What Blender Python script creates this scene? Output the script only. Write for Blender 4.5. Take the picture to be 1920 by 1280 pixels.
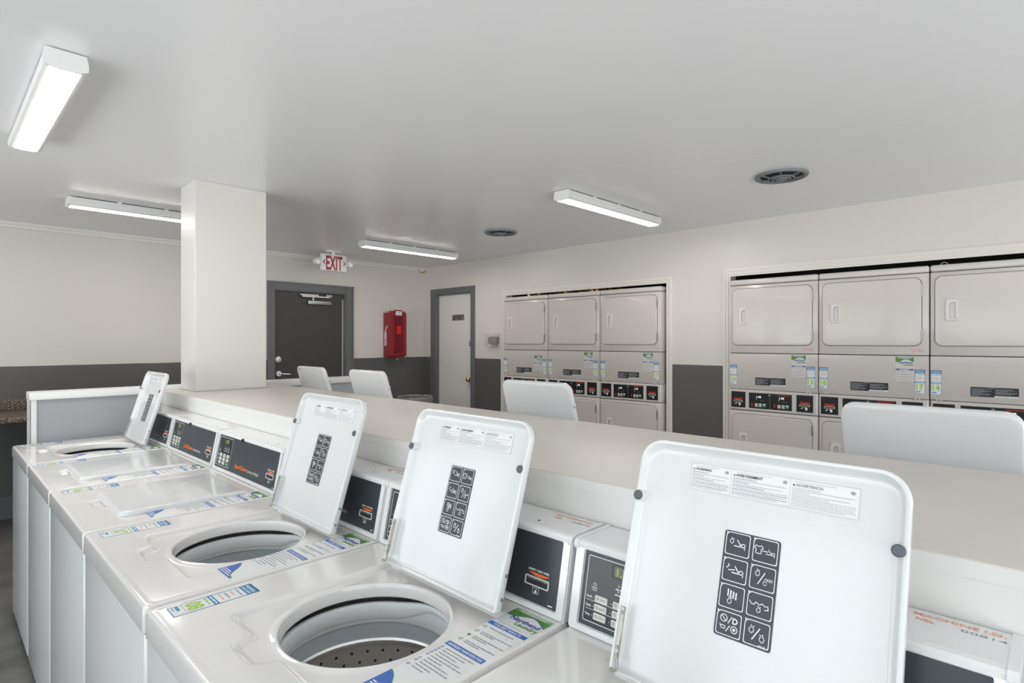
import bpy, bmesh, math, random
from mathutils import Matrix, Vector

for o in list(bpy.data.objects): bpy.data.objects.remove(o)
SC = bpy.context.scene
COL = SC.collection
PI = math.pi
rnd = random.Random(7)

# ---------------------------------------------------------------- camera, daylight, exposure
cam_d = bpy.data.cameras.new('camera'); cam_d.lens = 20.0; cam_d.sensor_width = 36.0
cam_d.clip_start = 0.02; cam_d.clip_end = 100
cam = bpy.data.objects.new('camera', cam_d); COL.objects.link(cam)
cam.location = (0, 0, 1.49); cam.rotation_euler = (PI/2, 0, -math.radians(45.76))
SC.camera = cam
SC.view_settings.view_transform = 'Standard'; SC.view_settings.look = 'None'
SC.view_settings.gamma = 1.0; SC.view_settings.use_curve_mapping = False
SC.view_settings.exposure = 0.21
world = bpy.data.worlds.new('daylight'); SC.world = world; world.use_nodes = True
wb = world.node_tree.nodes['Background']
SKY, GROUND_FILL = (2.25, 2.52, 2.68, 1), (5.2, 5.35, 5.4, 1)     # pale sky above; bright lower half added to lift the ceiling
wn = world.node_tree.nodes; wl = world.node_tree.links
w_tc = wn.new('ShaderNodeTexCoord'); w_sp = wn.new('ShaderNodeSeparateXYZ'); w_mr = wn.new('ShaderNodeMapRange'); w_mx = wn.new('ShaderNodeMix')
w_mx.data_type = 'RGBA'; w_mr.inputs['From Min'].default_value = -0.04; w_mr.inputs['From Max'].default_value = 0.04
wl.new(w_tc.outputs['Generated'], w_sp.inputs[0]); wl.new(w_sp.outputs['Z'], w_mr.inputs['Value']); wl.new(w_mr.outputs['Result'], w_mx.inputs['Factor'])
w_mx.inputs['A'].default_value = GROUND_FILL; w_mx.inputs['B'].default_value = SKY; wl.new(w_mx.outputs['Result'], wb.inputs['Color'])
wb.inputs['Strength'].default_value = 1.0
LAMP_STRENGTH = 27.0
# room size
XL, XR, YF, YB, ZC = -2.3, 4.79, -2.4, 6.38, 2.5
WINDOWS = [('left', -1.9, -0.3, 0.80, 2.2), ('left', 0.0, 1.7, 0.80, 2.2), ('left', 2.0, 3.8, 0.50, 2.2), ('left', 4.1, 5.6, 0.80, 2.2), ('front', -1.9, 0.9, 0.06, 1.75), ('front', 1.3, 4.3, 0.06, 1.75)]  # front pair and last left one unseen, added to light ceiling and far end
for i, (sd, a0, a1, z0, z1) in enumerate(WINDOWS):          # portals only guide the sampling of the daylight
    L = bpy.data.lights.new('daylight_portal', 'AREA'); L.shape = 'RECTANGLE'
    L.size = a1-a0; L.size_y = z1-z0; L.cycles.is_portal = True
    lo = bpy.data.objects.new('daylight_portal', L); COL.objects.link(lo)
    if sd == 'left': lo.location = (XL-0.14, (a0+a1)/2, (z0+z1)/2); lo.rotation_euler = (PI/2, 0, -PI/2)
    else: lo.location = ((a0+a1)/2, YF-0.14, (z0+z1)/2); lo.rotation_euler = (PI/2, 0, 0)

# ---------------------------------------------------------------- materials
MATS = {}
def mat(name, col, rough=0.5, metal=0.0, coat=0.0, emit=0.0, bump=0.0, bscale=60.0, vary=0.0, vscale=3.0, alpha=1.0, spec=0.5):
    if name in MATS: return MATS[name]
    m = bpy.data.materials.new(name); m.use_nodes = True
    nt = m.node_tree; b = nt.nodes['Principled BSDF']
    b.inputs['Base Color'].default_value = (*col, 1); b.inputs['Roughness'].default_value = rough
    b.inputs['Metallic'].default_value = metal; b.inputs['Coat Weight'].default_value = coat
    b.inputs['Coat Roughness'].default_value = 0.08
    b.inputs['Specular IOR Level'].default_value = spec
    if emit:
        b.inputs['Emission Color'].default_value = (*col, 1); b.inputs['Emission Strength'].default_value = emit
    if alpha < 1: b.inputs['Alpha'].default_value = alpha
    if bump or vary:
        tc = nt.nodes.new('ShaderNodeTexCoord')
    if bump:
        n = nt.nodes.new('ShaderNodeTexNoise'); n.inputs['Scale'].default_value = bscale; n.inputs['Detail'].default_value = 4
        bp = nt.nodes.new('ShaderNodeBump'); bp.inputs['Strength'].default_value = bump; bp.inputs['Distance'].default_value = 0.004
        nt.links.new(tc.outputs['Object'], n.inputs['Vector']); nt.links.new(n.outputs['Fac'], bp.inputs['Height'])
        nt.links.new(bp.outputs['Normal'], b.inputs['Normal'])
    if vary:
        n2 = nt.nodes.new('ShaderNodeTexNoise'); n2.inputs['Scale'].default_value = vscale; n2.inputs['Detail'].default_value = 5
        mx = nt.nodes.new('ShaderNodeMix'); mx.data_type = 'RGBA'
        mx.inputs['A'].default_value = (*[c*(1-vary) for c in col], 1); mx.inputs['B'].default_value = (*[min(1, c*(1+vary)) for c in col], 1)
        nt.links.new(tc.outputs['Object'], n2.inputs['Vector']); nt.links.new(n2.outputs['Fac'], mx.inputs['Factor'])
        nt.links.new(mx.outputs['Result'], b.inputs['Base Color'])
    MATS[name] = m
    return m

def two_tone(name, up, low, h, rough=0.35):
    m = mat(name, up, rough, bump=0.12, bscale=25)
    nt = m.node_tree; b = nt.nodes['Principled BSDF']
    g = nt.nodes.new('ShaderNodeNewGeometry'); s = nt.nodes.new('ShaderNodeSeparateXYZ')
    w = nt.nodes.new('ShaderNodeTexNoise'); w.inputs['Scale'].default_value = 4
    ad = nt.nodes.new('ShaderNodeMath'); ad.operation = 'MULTIPLY_ADD'; ad.inputs[1].default_value = 0.008
    gt = nt.nodes.new('ShaderNodeMath'); gt.operation = 'GREATER_THAN'; gt.inputs[1].default_value = h+0.004
    mx = nt.nodes.new('ShaderNodeMix'); mx.data_type = 'RGBA'
    mx.inputs['A'].default_value = (*low, 1); mx.inputs['B'].default_value = (*up, 1)
    nt.links.new(g.outputs['Position'], s.inputs[0]); nt.links.new(g.outputs['Position'], w.inputs['Vector'])
    nt.links.new(w.outputs['Fac'], ad.inputs[0]); nt.links.new(s.outputs['Z'], ad.inputs[2])
    nt.links.new(ad.outputs[0], gt.inputs[0]); nt.links.new(gt.outputs[0], mx.inputs['Factor'])
    nt.links.new(mx.outputs['Result'], b.inputs['Base Color'])
    return m

WALL_UP = (0.725, 0.685, 0.645); WALL_LOW = (0.118, 0.113, 0.110)
M = {
 'wall': two_tone('two_tone_wall_paint', WALL_UP, WALL_LOW, 1.28),
 'white_wall': mat('white_wall_paint', (0.72, 0.705, 0.675), 0.4, bump=0.12, bscale=25),
 'ceil': mat('ceiling_paint', (0.88, 0.885, 0.89), 0.26, bump=0.05, bscale=8),
 'trim': mat('trim_paint', (0.80, 0.765, 0.72), 0.35, bump=0.05),
 'capw': mat('white_gloss_paint', (0.86, 0.85, 0.83), 0.3, bump=0.08, bscale=20),
 'grey_daylit': mat('daylit_grey_paint', (0.40, 0.41, 0.43), 0.4, bump=0.15, bscale=25),  # half wall: lighter than the walls' dark grey, window light put into the colour
 'dark_trim': mat('dark_grey_trim_paint', (0.145, 0.148, 0.152), 0.4, bump=0.05),
 'door_dark': mat('dark_brown_door_paint', (0.052, 0.049, 0.044), 0.45),
 'door_white': mat('off_white_door_paint', (0.80, 0.765, 0.725), 0.4),
 'counter_top': mat('worktop_shaded_greige', (0.69, 0.64, 0.595), 0.42, bump=0.06, bscale=18, vary=0.05, vscale=5),  # tan, and darkened against the white face to carry the lighting angle
 'counter_face': mat('counter_white_paint', (0.82, 0.81, 0.79), 0.3, bump=0.05, bscale=15),
 'enamel': mat('white_enamel', (0.84, 0.845, 0.845), 0.16, coat=0.5),
 'enamel_deck': mat('white_deck_enamel', (0.85, 0.825, 0.805), 0.14, coat=0.6),
 'lid': mat('white_lid_enamel', (0.77, 0.775, 0.775), 0.18, coat=0.5),
 'dryer': mat('dryer_enamel', (0.66, 0.61, 0.575), 0.25, coat=0.25),
 'dryer_cap': mat('dryer_cap_enamel', (0.67, 0.635, 0.605), 0.3, coat=0.3),
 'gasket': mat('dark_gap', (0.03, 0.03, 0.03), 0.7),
 'plastic_w': mat('white_plastic', (0.80, 0.82, 0.83), 0.4),
 'handle_plate': mat('handle_plastic', (0.76, 0.735, 0.715), 0.35), 'handle_well': mat('grey_finger_well', (0.36, 0.355, 0.36), 0.5),
 'tub_grey': mat('grey_tub_plastic', (0.55, 0.59, 0.62), 0.4),
 'steel': mat('brushed_steel', (0.72, 0.68, 0.64), 0.40, 0.55, bump=0.03, bscale=200),
 'chrome': mat('chrome', (0.85, 0.85, 0.84), 0.22, 0.85),
 'lint': mat('linty_rubber', (0.08, 0.075, 0.07), 0.9, bump=0.8, bscale=400),
 'overlay': mat('charcoal_overlay', (0.040, 0.048, 0.056), 0.35),
 'overlay2': mat('dark_display_overlay', (0.022, 0.028, 0.032), 0.25),
 'black': mat('black_overlay', (0.012, 0.012, 0.014), 0.3),
 'pict': mat('charcoal_label', (0.035, 0.050, 0.060), 0.35),
 'ink_w': mat('white_ink', (0.85, 0.86, 0.86), 0.5),
 'ink_g': mat('grey_ink', (0.30, 0.31, 0.33), 0.6),
 'ink_lg': mat('light_grey_ink', (0.50, 0.51, 0.53), 0.6),
 'ink_k': mat('black_ink', (0.03, 0.03, 0.035), 0.6),
 'label_w': mat('white_label', (0.84, 0.84, 0.84), 0.45),
 'label_clear': mat('matte_white_label', (0.82, 0.82, 0.81), 0.55),
 'label_film': mat('translucent_label_film', (0.69, 0.665, 0.64), 0.4),
 'red': mat('red_ink', (0.75, 0.04, 0.02), 0.5),
 'orange': mat('orange_ink', (0.90, 0.17, 0.03), 0.5),
 'pink': mat('faded_orange_ink', (0.90, 0.42, 0.28), 0.6),
 'blue': mat('sky_blue_ink', (0.03, 0.28, 0.52), 0.45),
 'navy': mat('navy_blue_ink', (0.03, 0.08, 0.36), 0.45),
 'royal': mat('royal_blue_ink', (0.05, 0.15, 0.50), 0.45),
 'green': mat('green_ink', (0.10, 0.29, 0.05), 0.45),
 'green2': mat('pale_green_ink', (0.22, 0.47, 0.20), 0.45),
 'lime': mat('lime_green_ink', (0.40, 0.62, 0.05), 0.45),
 'btn_green': mat('green_button', (0.02, 0.40, 0.16), 0.4),
 'btn_w': mat('button_white', (0.72, 0.71, 0.67), 0.45),
 'lcd': mat('olive_display', (0.060, 0.065, 0.020), 0.2),
 'lcd_lit': mat('lit_green_digits', (0.36, 0.42, 0.10), 0.4, emit=0.12),
 'led': mat('lit_white_digits', (0.9, 0.95, 1.0), 0.4, emit=0.8),
 'bumper': mat('grey_rubber_bumper', (0.12, 0.135, 0.15), 0.6),
 'screw': mat('screw_metal', (0.35, 0.36, 0.36), 0.35, 0.9),
 'hinge': mat('aged_hinge_metal', (0.42, 0.41, 0.36), 0.4, 0.9, bump=0.2, bscale=80),
 'vent': mat('grey_vent_plastic', (0.20, 0.21, 0.22), 0.5),
 'fixture': mat('fixture_white', (0.80, 0.80, 0.79), 0.4),
 'lamp': mat('lit_diffuser', (1.0, 0.97, 0.93), 0.4, emit=LAMP_STRENGTH),
 'exit_red': mat('exit_letter_red', (0.40, 0.02, 0.04), 0.5),
 'cab_red': mat('red_cabinet_plastic', (0.30, 0.012, 0.018), 0.3),
 'cab_red2': mat('dark_red_translucent_plastic', (0.17, 0.006, 0.012), 0.2),
 'cab_red3': mat('bright_red_window', (0.75, 0.01, 0.02), 0.3),
 'brass': mat('brass', (0.65, 0.45, 0.15), 0.3, 1.0),
 'foil': mat('gold_foil', (0.85, 0.60, 0.20), 0.3, 1.0),
 'clear': mat('clear_plastic', (0.80, 0.79, 0.76), 0.15, alpha=0.13),
 'brown': mat('brown_plastic', (0.14, 0.095, 0.075), 0.4),
 'bin': mat('grey_bin_plastic', (0.10, 0.10, 0.105), 0.5),
 'bag': mat('clear_bin_liner', (0.75, 0.75, 0.75), 0.25, alpha=0.22, bump=0.6, bscale=30),
 'frame_al': mat('window_aluminium', (0.45, 0.45, 0.45), 0.4, 0.6),
}
def glass():
    m = bpy.data.materials.new('window_glass'); m.use_nodes = True; nt = m.node_tree; nt.nodes.clear()
    o = nt.nodes.new('ShaderNodeOutputMaterial'); t = nt.nodes.new('ShaderNodeBsdfTransparent'); g = nt.nodes.new('ShaderNodeBsdfGlossy')
    g.inputs['Roughness'].default_value = 0.02; mx = nt.nodes.new('ShaderNodeMixShader'); mx.inputs[0].default_value = 0.06
    nt.links.new(t.outputs[0], mx.inputs[1]); nt.links.new(g.outputs[0], mx.inputs[2]); nt.links.new(mx.outputs[0], o.inputs[0]); return m
M['glass'] = glass()
def granite():
    m = mat('speckled_brown_laminate', (0.10, 0.07, 0.05), 0.3); nt = m.node_tree; b = nt.nodes['Principled BSDF']
    tc = nt.nodes.new('ShaderNodeTexCoord'); v = nt.nodes.new('ShaderNodeTexNoise'); v.inputs['Scale'].default_value = 90; v.inputs['Detail'].default_value = 6
    r = nt.nodes.new('ShaderNodeValToRGB'); r.color_ramp.elements[0].position = 0.42; r.color_ramp.elements[0].color = (0.035, 0.025, 0.02, 1)
    r.color_ramp.elements[1].position = 0.62; r.color_ramp.elements[1].color = (0.34, 0.27, 0.21, 1)
    nt.links.new(tc.outputs['Object'], v.inputs['Vector']); nt.links.new(v.outputs['Fac'], r.inputs[0]); nt.links.new(r.outputs[0], b.inputs['Base Color'])
    return m
M['granite'] = granite()
def concrete():
    m = mat('worn_grey_floor', (0.16, 0.155, 0.15), 0.5, bump=0.1, bscale=15); nt = m.node_tree; b = nt.nodes['Principled BSDF']
    tc = nt.nodes.new('ShaderNodeTexCoord'); v = nt.nodes.new('ShaderNodeTexNoise'); v.inputs['Scale'].default_value = 3.5; v.inputs['Detail'].default_value = 9
    v.inputs['Roughness'].default_value = 0.7
    r = nt.nodes.new('ShaderNodeValToRGB'); r.color_ramp.elements[0].position = 0.35; r.color_ramp.elements[0].color = (0.085, 0.08, 0.075, 1)
    r.color_ramp.elements[1].position = 0.7; r.color_ramp.elements[1].color = (0.20, 0.195, 0.185, 1)
    nt.links.new(tc.outputs['Object'], v.inputs['Vector']); nt.links.new(v.outputs['Fac'], r.inputs[0]); nt.links.new(r.outputs[0], b.inputs['Base Color'])
    return m
M['floor'] = concrete()

# ---------------------------------------------------------------- mesh builder
_text_cache = {}
def text_geo(s, bold):
    k = (s, bold)
    if k in _text_cache: return _text_cache[k]
    c = bpy.data.curves.new('t', 'FONT'); c.body = s; c.size = 1.0; c.resolution_u = 2; c.fill_mode = 'FRONT'
    c.offset = 0.028 if bold else 0.0
    o = bpy.data.objects.new('t', c); COL.objects.link(o)
    dg = bpy.context.evaluated_depsgraph_get(); me = bpy.data.meshes.new_from_object(o.evaluated_get(dg))
    vs = [(v.co.x, v.co.y) for v in me.vertices]; fs = [tuple(p.vertices) for p in me.polygons]
    bpy.data.objects.remove(o); bpy.data.curves.remove(c); bpy.data.meshes.remove(me)
    x0 = min([v[0] for v in vs] or [0]); x1 = max([v[0] for v in vs] or [1])
    _text_cache[k] = (vs, fs, x0, x1)
    return _text_cache[k]

class MB:
    """collects shapes for ONE mesh; F maps (a, b, n) to local space for flat artwork"""
    def __init__(s, F=None): s.v = []; s.f = []; s.mi = []; s.sm = []; s.mats = []; s.F = F or Matrix.Identity(4)
    def m(s, name):
        if name not in s.mats: s.mats.append(name)
        return s.mats.index(name)
    def add(s, vs, fs, m, smooth=False, X=None):
        X = X or s.F; b = len(s.v)
        s.v += [tuple(X @ Vector(v)) for v in vs]
        i = s.m(m)
        for f in fs: s.f.append([b+k for k in f]); s.mi.append(i); s.sm.append(smooth)
    def box(s, p0, p1, m, bev=0.0, seg=2, X=None):
        if not bev:
            x0, y0, z0 = p0; x1, y1, z1 = p1
            s.add([(x0,y0,z0),(x1,y0,z0),(x1,y1,z0),(x0,y1,z0),(x0,y0,z1),(x1,y0,z1),(x1,y1,z1),(x0,y1,z1)],
                  [(0,3,2,1),(4,5,6,7),(0,1,5,4),(1,2,6,5),(2,3,7,6),(3,0,4,7)], m, False, X); return
        bm = bmesh.new(); bmesh.ops.create_cube(bm, size=1.0)
        for v in bm.verts: v.co = Vector([(p0[i]+p1[i])/2 + v.co[i]*(p1[i]-p0[i]) for i in range(3)])
        bmesh.ops.bevel(bm, geom=bm.edges[:], offset=bev, segments=seg, profile=0.5, affect='EDGES')
        s.bm(bm, m, True, X)
    def bm(s, bm, m, smooth=True, X=None):
        bm.verts.index_update()
        s.add([tuple(v.co) for v in bm.verts], [tuple(v.index for v in f.verts) for f in bm.faces], m, smooth, X); bm.free()
    # artwork: a to the right, b up, n towards the viewer
    def rect(s, a0, b0, a1, b1, m, n=0.0003): s.poly([(a0,b0),(a1,b0),(a1,b1),(a0,b1)], m, n)
    def poly(s, pts, m, n=0.0003): s.add([(p[0], p[1], n) for p in pts], [tuple(range(len(pts)))], m)
    def plate(s, pts, m, n0, n1, smooth=False):
        k = len(pts)
        s.add([(p[0],p[1],n0) for p in pts]+[(p[0],p[1],n1) for p in pts],
              [tuple(range(k, 2*k)), tuple(reversed(range(k)))]+[(i,(i+1)%k,k+(i+1)%k,k+i) for i in range(k)], m, smooth)
    def ring(s, outer, inner, m, n=0.0003):
        k = len(outer); s.add([(p[0],p[1],n) for p in outer]+[(p[0],p[1],n) for p in inner], [(i,(i+1)%k,k+(i+1)%k,k+i) for i in range(k)], m)
    def text(s, t, a, b, size, m, n=0.0004, bold=False, align='l', squash=1.0, width=None):
        vs, fs, x0, x1 = text_geo(t, bold)
        sx = size*squash
        if width: sx = width/(x1-x0)
        off = {'l': x0, 'c': (x0+x1)/2, 'r': x1}[align]
        s.add([((v[0]-off)*sx+a, v[1]*size+b, n) for v in vs], fs, m)
    def words(s, a0, a1, b, h, m, n=0.0004, seed=0, gap=0.35, fill=1.0):
        r = random.Random(seed*131+int(b*1e5)); x = a0; end = a0+(a1-a0)*fill
        while x < end-h:
            w = min(h*r.uniform(2.0, 5.5), end-x)
            s.rect(x, b, x+w, b+h, m, n); x += w+h*gap*2
    def line(s, pts, w, m, n=0.0004):
        for (x0,y0),(x1,y1) in zip(pts[:-1], pts[1:]):
            d = Vector((x1-x0, y1-y0)); L = d.length or 1; d /= L; p = Vector((-d.y, d.x))*w/2; e = d*w*0.35
            s.poly([(x0-p.x-e.x,y0-p.y-e.y),(x1-p.x+e.x,y1-p.y+e.y),(x1+p.x+e.x,y1+p.y+e.y),(x0+p.x-e.x,y0+p.y-e.y)], m, n)
    def disc(s, a, b, r, m, n=0.0004, k=16, ry=None): s.poly([(a+r*math.cos(2*PI*i/k), b+(ry or r)*math.sin(2*PI*i/k)) for i in range(k)], m, n)
    def circ(s, a, b, r, w, m, n=0.0004, k=16):
        s.ring([(a+r*math.cos(2*PI*i/k), b+r*math.sin(2*PI*i/k)) for i in range(k)], [(a+(r-w)*math.cos(2*PI*i/k), b+(r-w)*math.sin(2*PI*i/k)) for i in range(k)], m, n)
    def cyl(s, c, r, h, m, axis='z', k=20, r2=None, X=None, bev=0.0):
        r2 = r if r2 is None else r2
        prof = [(0,0),(r,0),(r2,h),(0,h)] if not bev else [(0,0),(r,0),(r,h-bev),(r-bev*0.3,h-bev*0.3),(r-bev,h),(0,h)]
        s.lathe(prof, c, m, axis, k, X)
    def lathe(s, prof, c, m, axis='z', k=32, X=None, smooth=True, mats=None):
        vs = []; fs = []
        for (r, h) in prof:
            for i in range(k):
                a = 2*PI*i/k; p = (r*math.cos(a), r*math.sin(a), h)
                if axis == 'x': p = (p[2], p[0], p[1])
                if axis == 'y': p = (p[0], p[2], p[1])
                vs.append((c[0]+p[0], c[1]+p[1], c[2]+p[2]))
        for j in range(len(prof)-1):
            ff = [(j*k+i, j*k+(i+1)%k, (j+1)*k+(i+1)%k, (j+1)*k+i) for i in range(k)]
            if mats: 
                if j == 0: base = len(s.v); s.v += [tuple((X or s.F) @ Vector(v)) for v in vs]
                ii = s.m(mats[j])
                for f in ff: s.f.append([base+q for q in f]); s.mi.append(ii); s.sm.append(smooth)
            else: fs += ff
        if not mats: s.add(vs, fs, m, smooth, X)
    def tube(s, pts, r, m, k=8, X=None):
        vs = []; fs = []; P = [Vector(p) for p in pts]
        for j, p in enumerate(P):
            d = (P[min(j+1, len(P)-1)]-P[max(j-1, 0)]).normalized()
            up = Vector((0,0,1)) if abs(d.z) < 0.9 else Vector((1,0,0))
            a = d.cross(up).normalized(); b = d.cross(a).normalized()
            vs += [tuple(p+(a*math.cos(2*PI*i/k)+b*math.sin(2*PI*i/k))*r) for i in range(k)]
        for j in range(len(P)-1): fs += [(j*k+i, j*k+(i+1)%k, (j+1)*k+(i+1)%k, (j+1)*k+i) for i in range(k)]
        fs += [tuple(range(k)), tuple(range((len(P)-1)*k, len(P)*k))]
        s.add(vs, fs, m, True, X)
    def extrude(s, prof, x0, x1, m, smooth=False, X=None):
        """prof: (y, z) outline drawn along local x"""
        k = len(prof)
        s.add([(x0,p[0],p[1]) for p in prof]+[(x1,p[0],p[1]) for p in prof],
              [tuple(range(k)), tuple(reversed(range(k, 2*k)))]+[(i,(i+1)%k,k+(i+1)%k,k+i) for i in range(k)], m, smooth, X)
    def rings(s, R, m, smooth=True, X=None, cap=False):
        k = len(R[0]); vs = [p for r in R for p in r]; fs = []
        for j in range(len(R)-1): fs += [(j*k+i, j*k+(i+1)%k, (j+1)*k+(i+1)%k, (j+1)*k+i) for i in range(k)]
        if cap: fs.append(tuple(range((len(R)-1)*k, len(R)*k)))
        s.add(vs, fs, m, smooth, X)
    def mesh(s, name):
        me = bpy.data.meshes.new(name); me.from_pydata(s.v, [], s.f)
        for n in s.mats: me.materials.append(M[n])
        me.polygons.foreach_set('material_index', s.mi); me.polygons.foreach_set('use_smooth', s.sm)
        me.update()
        bm = bmesh.new(); bm.from_mesh(me)
        if not getattr(s, 'flat', False): bmesh.ops.recalc_face_normals(bm, faces=bm.faces)
        bm.to_mesh(me); bm.free()
        if any(s.sm):
            try: me.set_sharp_from_angle(angle=math.radians(38))
            except Exception: pass
        return me

def rrect(x0, y0, x1, y1, r, k=6):
    pts = []
    if not isinstance(r, (tuple, list)): r = (r,)*4           # bl, br, tr, tl
    for (cx, cy, a, q) in ((x0+r[0], y0+r[0], PI, 0), (x1-r[1], y0+r[1], 1.5*PI, 1), (x1-r[2], y1-r[2], 0, 2), (x0+r[3], y1-r[3], PI/2, 3)):
        if r[q] < 1e-6: pts.append((cx, cy)); continue
        for i in range(k+1): t = a+PI/2*i/k; pts.append((cx+r[q]*math.cos(t), cy+r[q]*math.sin(t)))
    return pts

_mesh_cache = {}
def put(name, mb, parent=None, loc=(0,0,0), rot=(0,0,0), label=None):
    me = mb.mesh(name) if isinstance(mb, MB) else mb
    o = bpy.data.objects.new(name, me); COL.objects.link(o); o.location = loc; o.rotation_euler = rot
    if parent: o.parent = parent
    if label: o['label'] = label
    return o
def cached(key, fn, name):
    if key not in _mesh_cache: _mesh_cache[key] = fn().mesh(name)
    return _mesh_cache[key]
def thing(name, label, cat, loc=(0,0,0), rz=0.0, group=None):
    o = bpy.data.objects.new(name, None); COL.objects.link(o); o.location = loc; o.rotation_euler = (0,0,rz)
    o.empty_display_size = 0.1
    o['label'] = label; o['category'] = cat
    if group: o['group'] = group
    return o
def tag(o, label, cat, group=None, kind=None):
    o['label'] = label; o['category'] = cat
    if group: o['group'] = group
    if kind: o['kind'] = kind
    return o
def struct(name, mb, label, cat, parent=None):
    o = put(name, mb, parent); tag(o, label, cat, kind='structure'); return o
def copy_tree(o, parent=None):
    c = o.copy(); COL.objects.link(c)
    if parent: c.parent = parent
    for ch in list(o.children): copy_tree(ch, c)
    return c

def F_front(y0):            # art on a face looking towards local -Y
    return Matrix(((1,0,0,0),(0,0,-1,y0),(0,1,0,0),(0,0,0,1)))
def F_top(z0):              # art on a face looking up, read from the front
    return Matrix(((1,0,0,0),(0,1,0,0),(0,0,1,z0),(0,0,0,1)))
def F_under(z0):            # art under a lid, read when the lid stands open
    return Matrix(((1,0,0,0),(0,-1,0,0),(0,0,-1,z0),(0,0,0,1)))

# ---------------------------------------------------------------- the room
def wall_slab(mb, axis, p0, p1, a0, a1, z0, z1, holes, m):
    """slab between p0 and p1 on the other axis, running a0..a1, with rectangular holes (a0,a1,z0,z1)"""
    xs = sorted(set([a0, a1]+[h[0] for h in holes]+[h[1] for h in holes])); zs = sorted(set([z0, z1]+[h[2] for h in holes]+[h[3] for h in holes]))
    for i in range(len(xs)-1):
        for j in range(len(zs)-1):
            cx = (xs[i]+xs[i+1])/2; cz = (zs[j]+zs[j+1])/2
            if any(h[0] < cx < h[1] and h[2] < cz < h[3] for h in holes): continue
            if axis == 'x': mb.box((xs[i], p0, zs[j]), (xs[i+1], p1, zs[j+1]), m)
            else: mb.box((p0, xs[i], zs[j]), (p1, xs[i+1], zs[j+1]), m)

XA = 5.62     # back of the dryer alcoves
mb = MB(); mb.box((XL-0.15, YF-0.15, -0.1), (XA+0.1, YB+0.15, 0), 'floor'); struct('floor', mb, 'worn dark grey concrete floor', 'floor')
mb = MB(); mb.box((XL-0.15, YF-0.15, ZC), (XA+0.1, YB+0.15, ZC+0.1), 'ceil'); struct('ceiling', mb, 'flat pale grey painted ceiling with a soft sheen', 'ceiling')
DX0, DX1, DZ = 2.718, 3.603, 2.078           # opening of the dark door in the back wall
mb = MB(); wall_slab(mb, 'x', YB, YB+0.12, XL-0.15, XR+0.1, 0, ZC, [(DX0, DX1, 0, DZ)], 'wall')
struct('wall_back', mb, 'far wall painted warm white above and dark grey below', 'wall')
EY0, EY1, EZ = 5.385, 6.085, 2.115
HA = (2.655, 4.755, 0, 2.065); HB = (-0.06, 2.052, 0, 2.080)
mb = MB(); wall_slab(mb, 'y', XR, XR+0.10, YF-0.15, YB, 0, ZC, [(EY0, EY1, 0, EZ), HA, HB], 'wall')
struct('wall_right', mb, 'long right wall, warm white over dark grey, with dryer alcoves', 'wall')
mb = MB()
mb.box((XA, YF-0.1, 0), (XA+0.08, YB+0.12, ZC), 'gasket')
struct('wall_alcove', mb, 'dark wall deep behind the stacked dryers', 'wall')
mb = MB(); wall_slab(mb, 'y', XL-0.12, XL, YF-0.15, YB, 0, ZC, [(a0, a1, z0, z1) for (sd, a0, a1, z0, z1) in WINDOWS if sd == 'left'], 'wall')
struct('wall_left', mb, 'left wall with windows, out of the photograph on the left', 'wall')
mb = MB(); wall_slab(mb, 'x', YF-0.12, YF, XL, XR, 0, ZC, [w[1:] for w in WINDOWS if w[0] == 'front'], 'wall')
struct('wall_front', mb, 'wall behind the photographer', 'wall')
for i, (sd, a0, a1, z0, z1) in enumerate(WINDOWS):
    mb = MB(); w = 0.045; X = None
    mb.box((a0, -0.03, z0), (a1, 0.03, z0+w), 'frame_al'); mb.box((a0, -0.03, z1-w), (a1, 0.03, z1), 'frame_al')
    for yy in (a0, (a0+a1-w)/2, a1-w): mb.box((yy, -0.028, z0+w), (yy+w, 0.028, z1-w), 'frame_al')
    g = MB(); g.box((a0+w, -0.004, z0+w), (a1-w, 0.004, z1-w), 'glass')
    lab = 'daylit aluminium window in the %s wall, %s' % (sd if sd == 'left' else 'camera side', ['nearest the camera end', 'second from the camera end', 'third from the camera end', 'unseen, added to light the far end', 'added for ceiling light, left of two', 'added for ceiling light, right of two'][i])
    fr = struct('window_%d' % (i+1), mb, lab, 'window')
    if sd == 'left': fr.location = (XL-0.07, 0, 0); fr.rotation_euler = (0, 0, PI/2)
    else: fr.location = (0, YF-0.07, 0)
    put('pane', g, fr)
# crown strip of the far wall, baseboards, alcove trims
mb = MB(); mb.extrude([(YB-0.022, ZC), (YB-0.020, ZC-0.012), (YB-0.010, ZC-0.030), (YB-0.008, ZC-0.046), (YB, ZC-0.05), (YB, ZC)], XL, XR, 'trim')
struct('trim_1', mb, 'thin crown strip along the top of the far wall', 'trim')
mb = MB(); mb.add([(3.140, YF, ZC), (3.149, YF, ZC-0.0016), (3.151, YF, ZC-0.0016), (3.160, YF, ZC), (3.140, YB, ZC), (3.149, YB, ZC-0.0016), (3.151, YB, ZC-0.0016), (3.160, YB, ZC)], [(0,1,5,4),(1,2,6,5),(2,3,7,6)], 'ceil')
struct('trim_4', mb, 'faint raised drywall seam running along the ceiling', 'trim')
mb = MB(); wall_slab(mb, 'x', YB-0.014, YB, XL, XR-0.01, 0, 0.19, [(DX0-0.08, DX1+0.12, 0, 0.19)], 'dark_trim')
struct('baseboard_back', mb, 'dark grey baseboard along the far wall', 'baseboard')
mb = MB(); wall_slab(mb, 'y', XR-0.014, XR, YF, YB-0.014, 0, 0.12, [(EY0-0.1, EY1+0.14, 0, 0.12), (HA[0]-0.08, HA[1]+0.09, 0, 0.12), (HB[0]-0.08, HB[1]+0.07, 0, 0.12)], 'dark_trim')
struct('baseboard_right', mb, 'dark grey baseboard along the right wall', 'baseboard')
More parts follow.
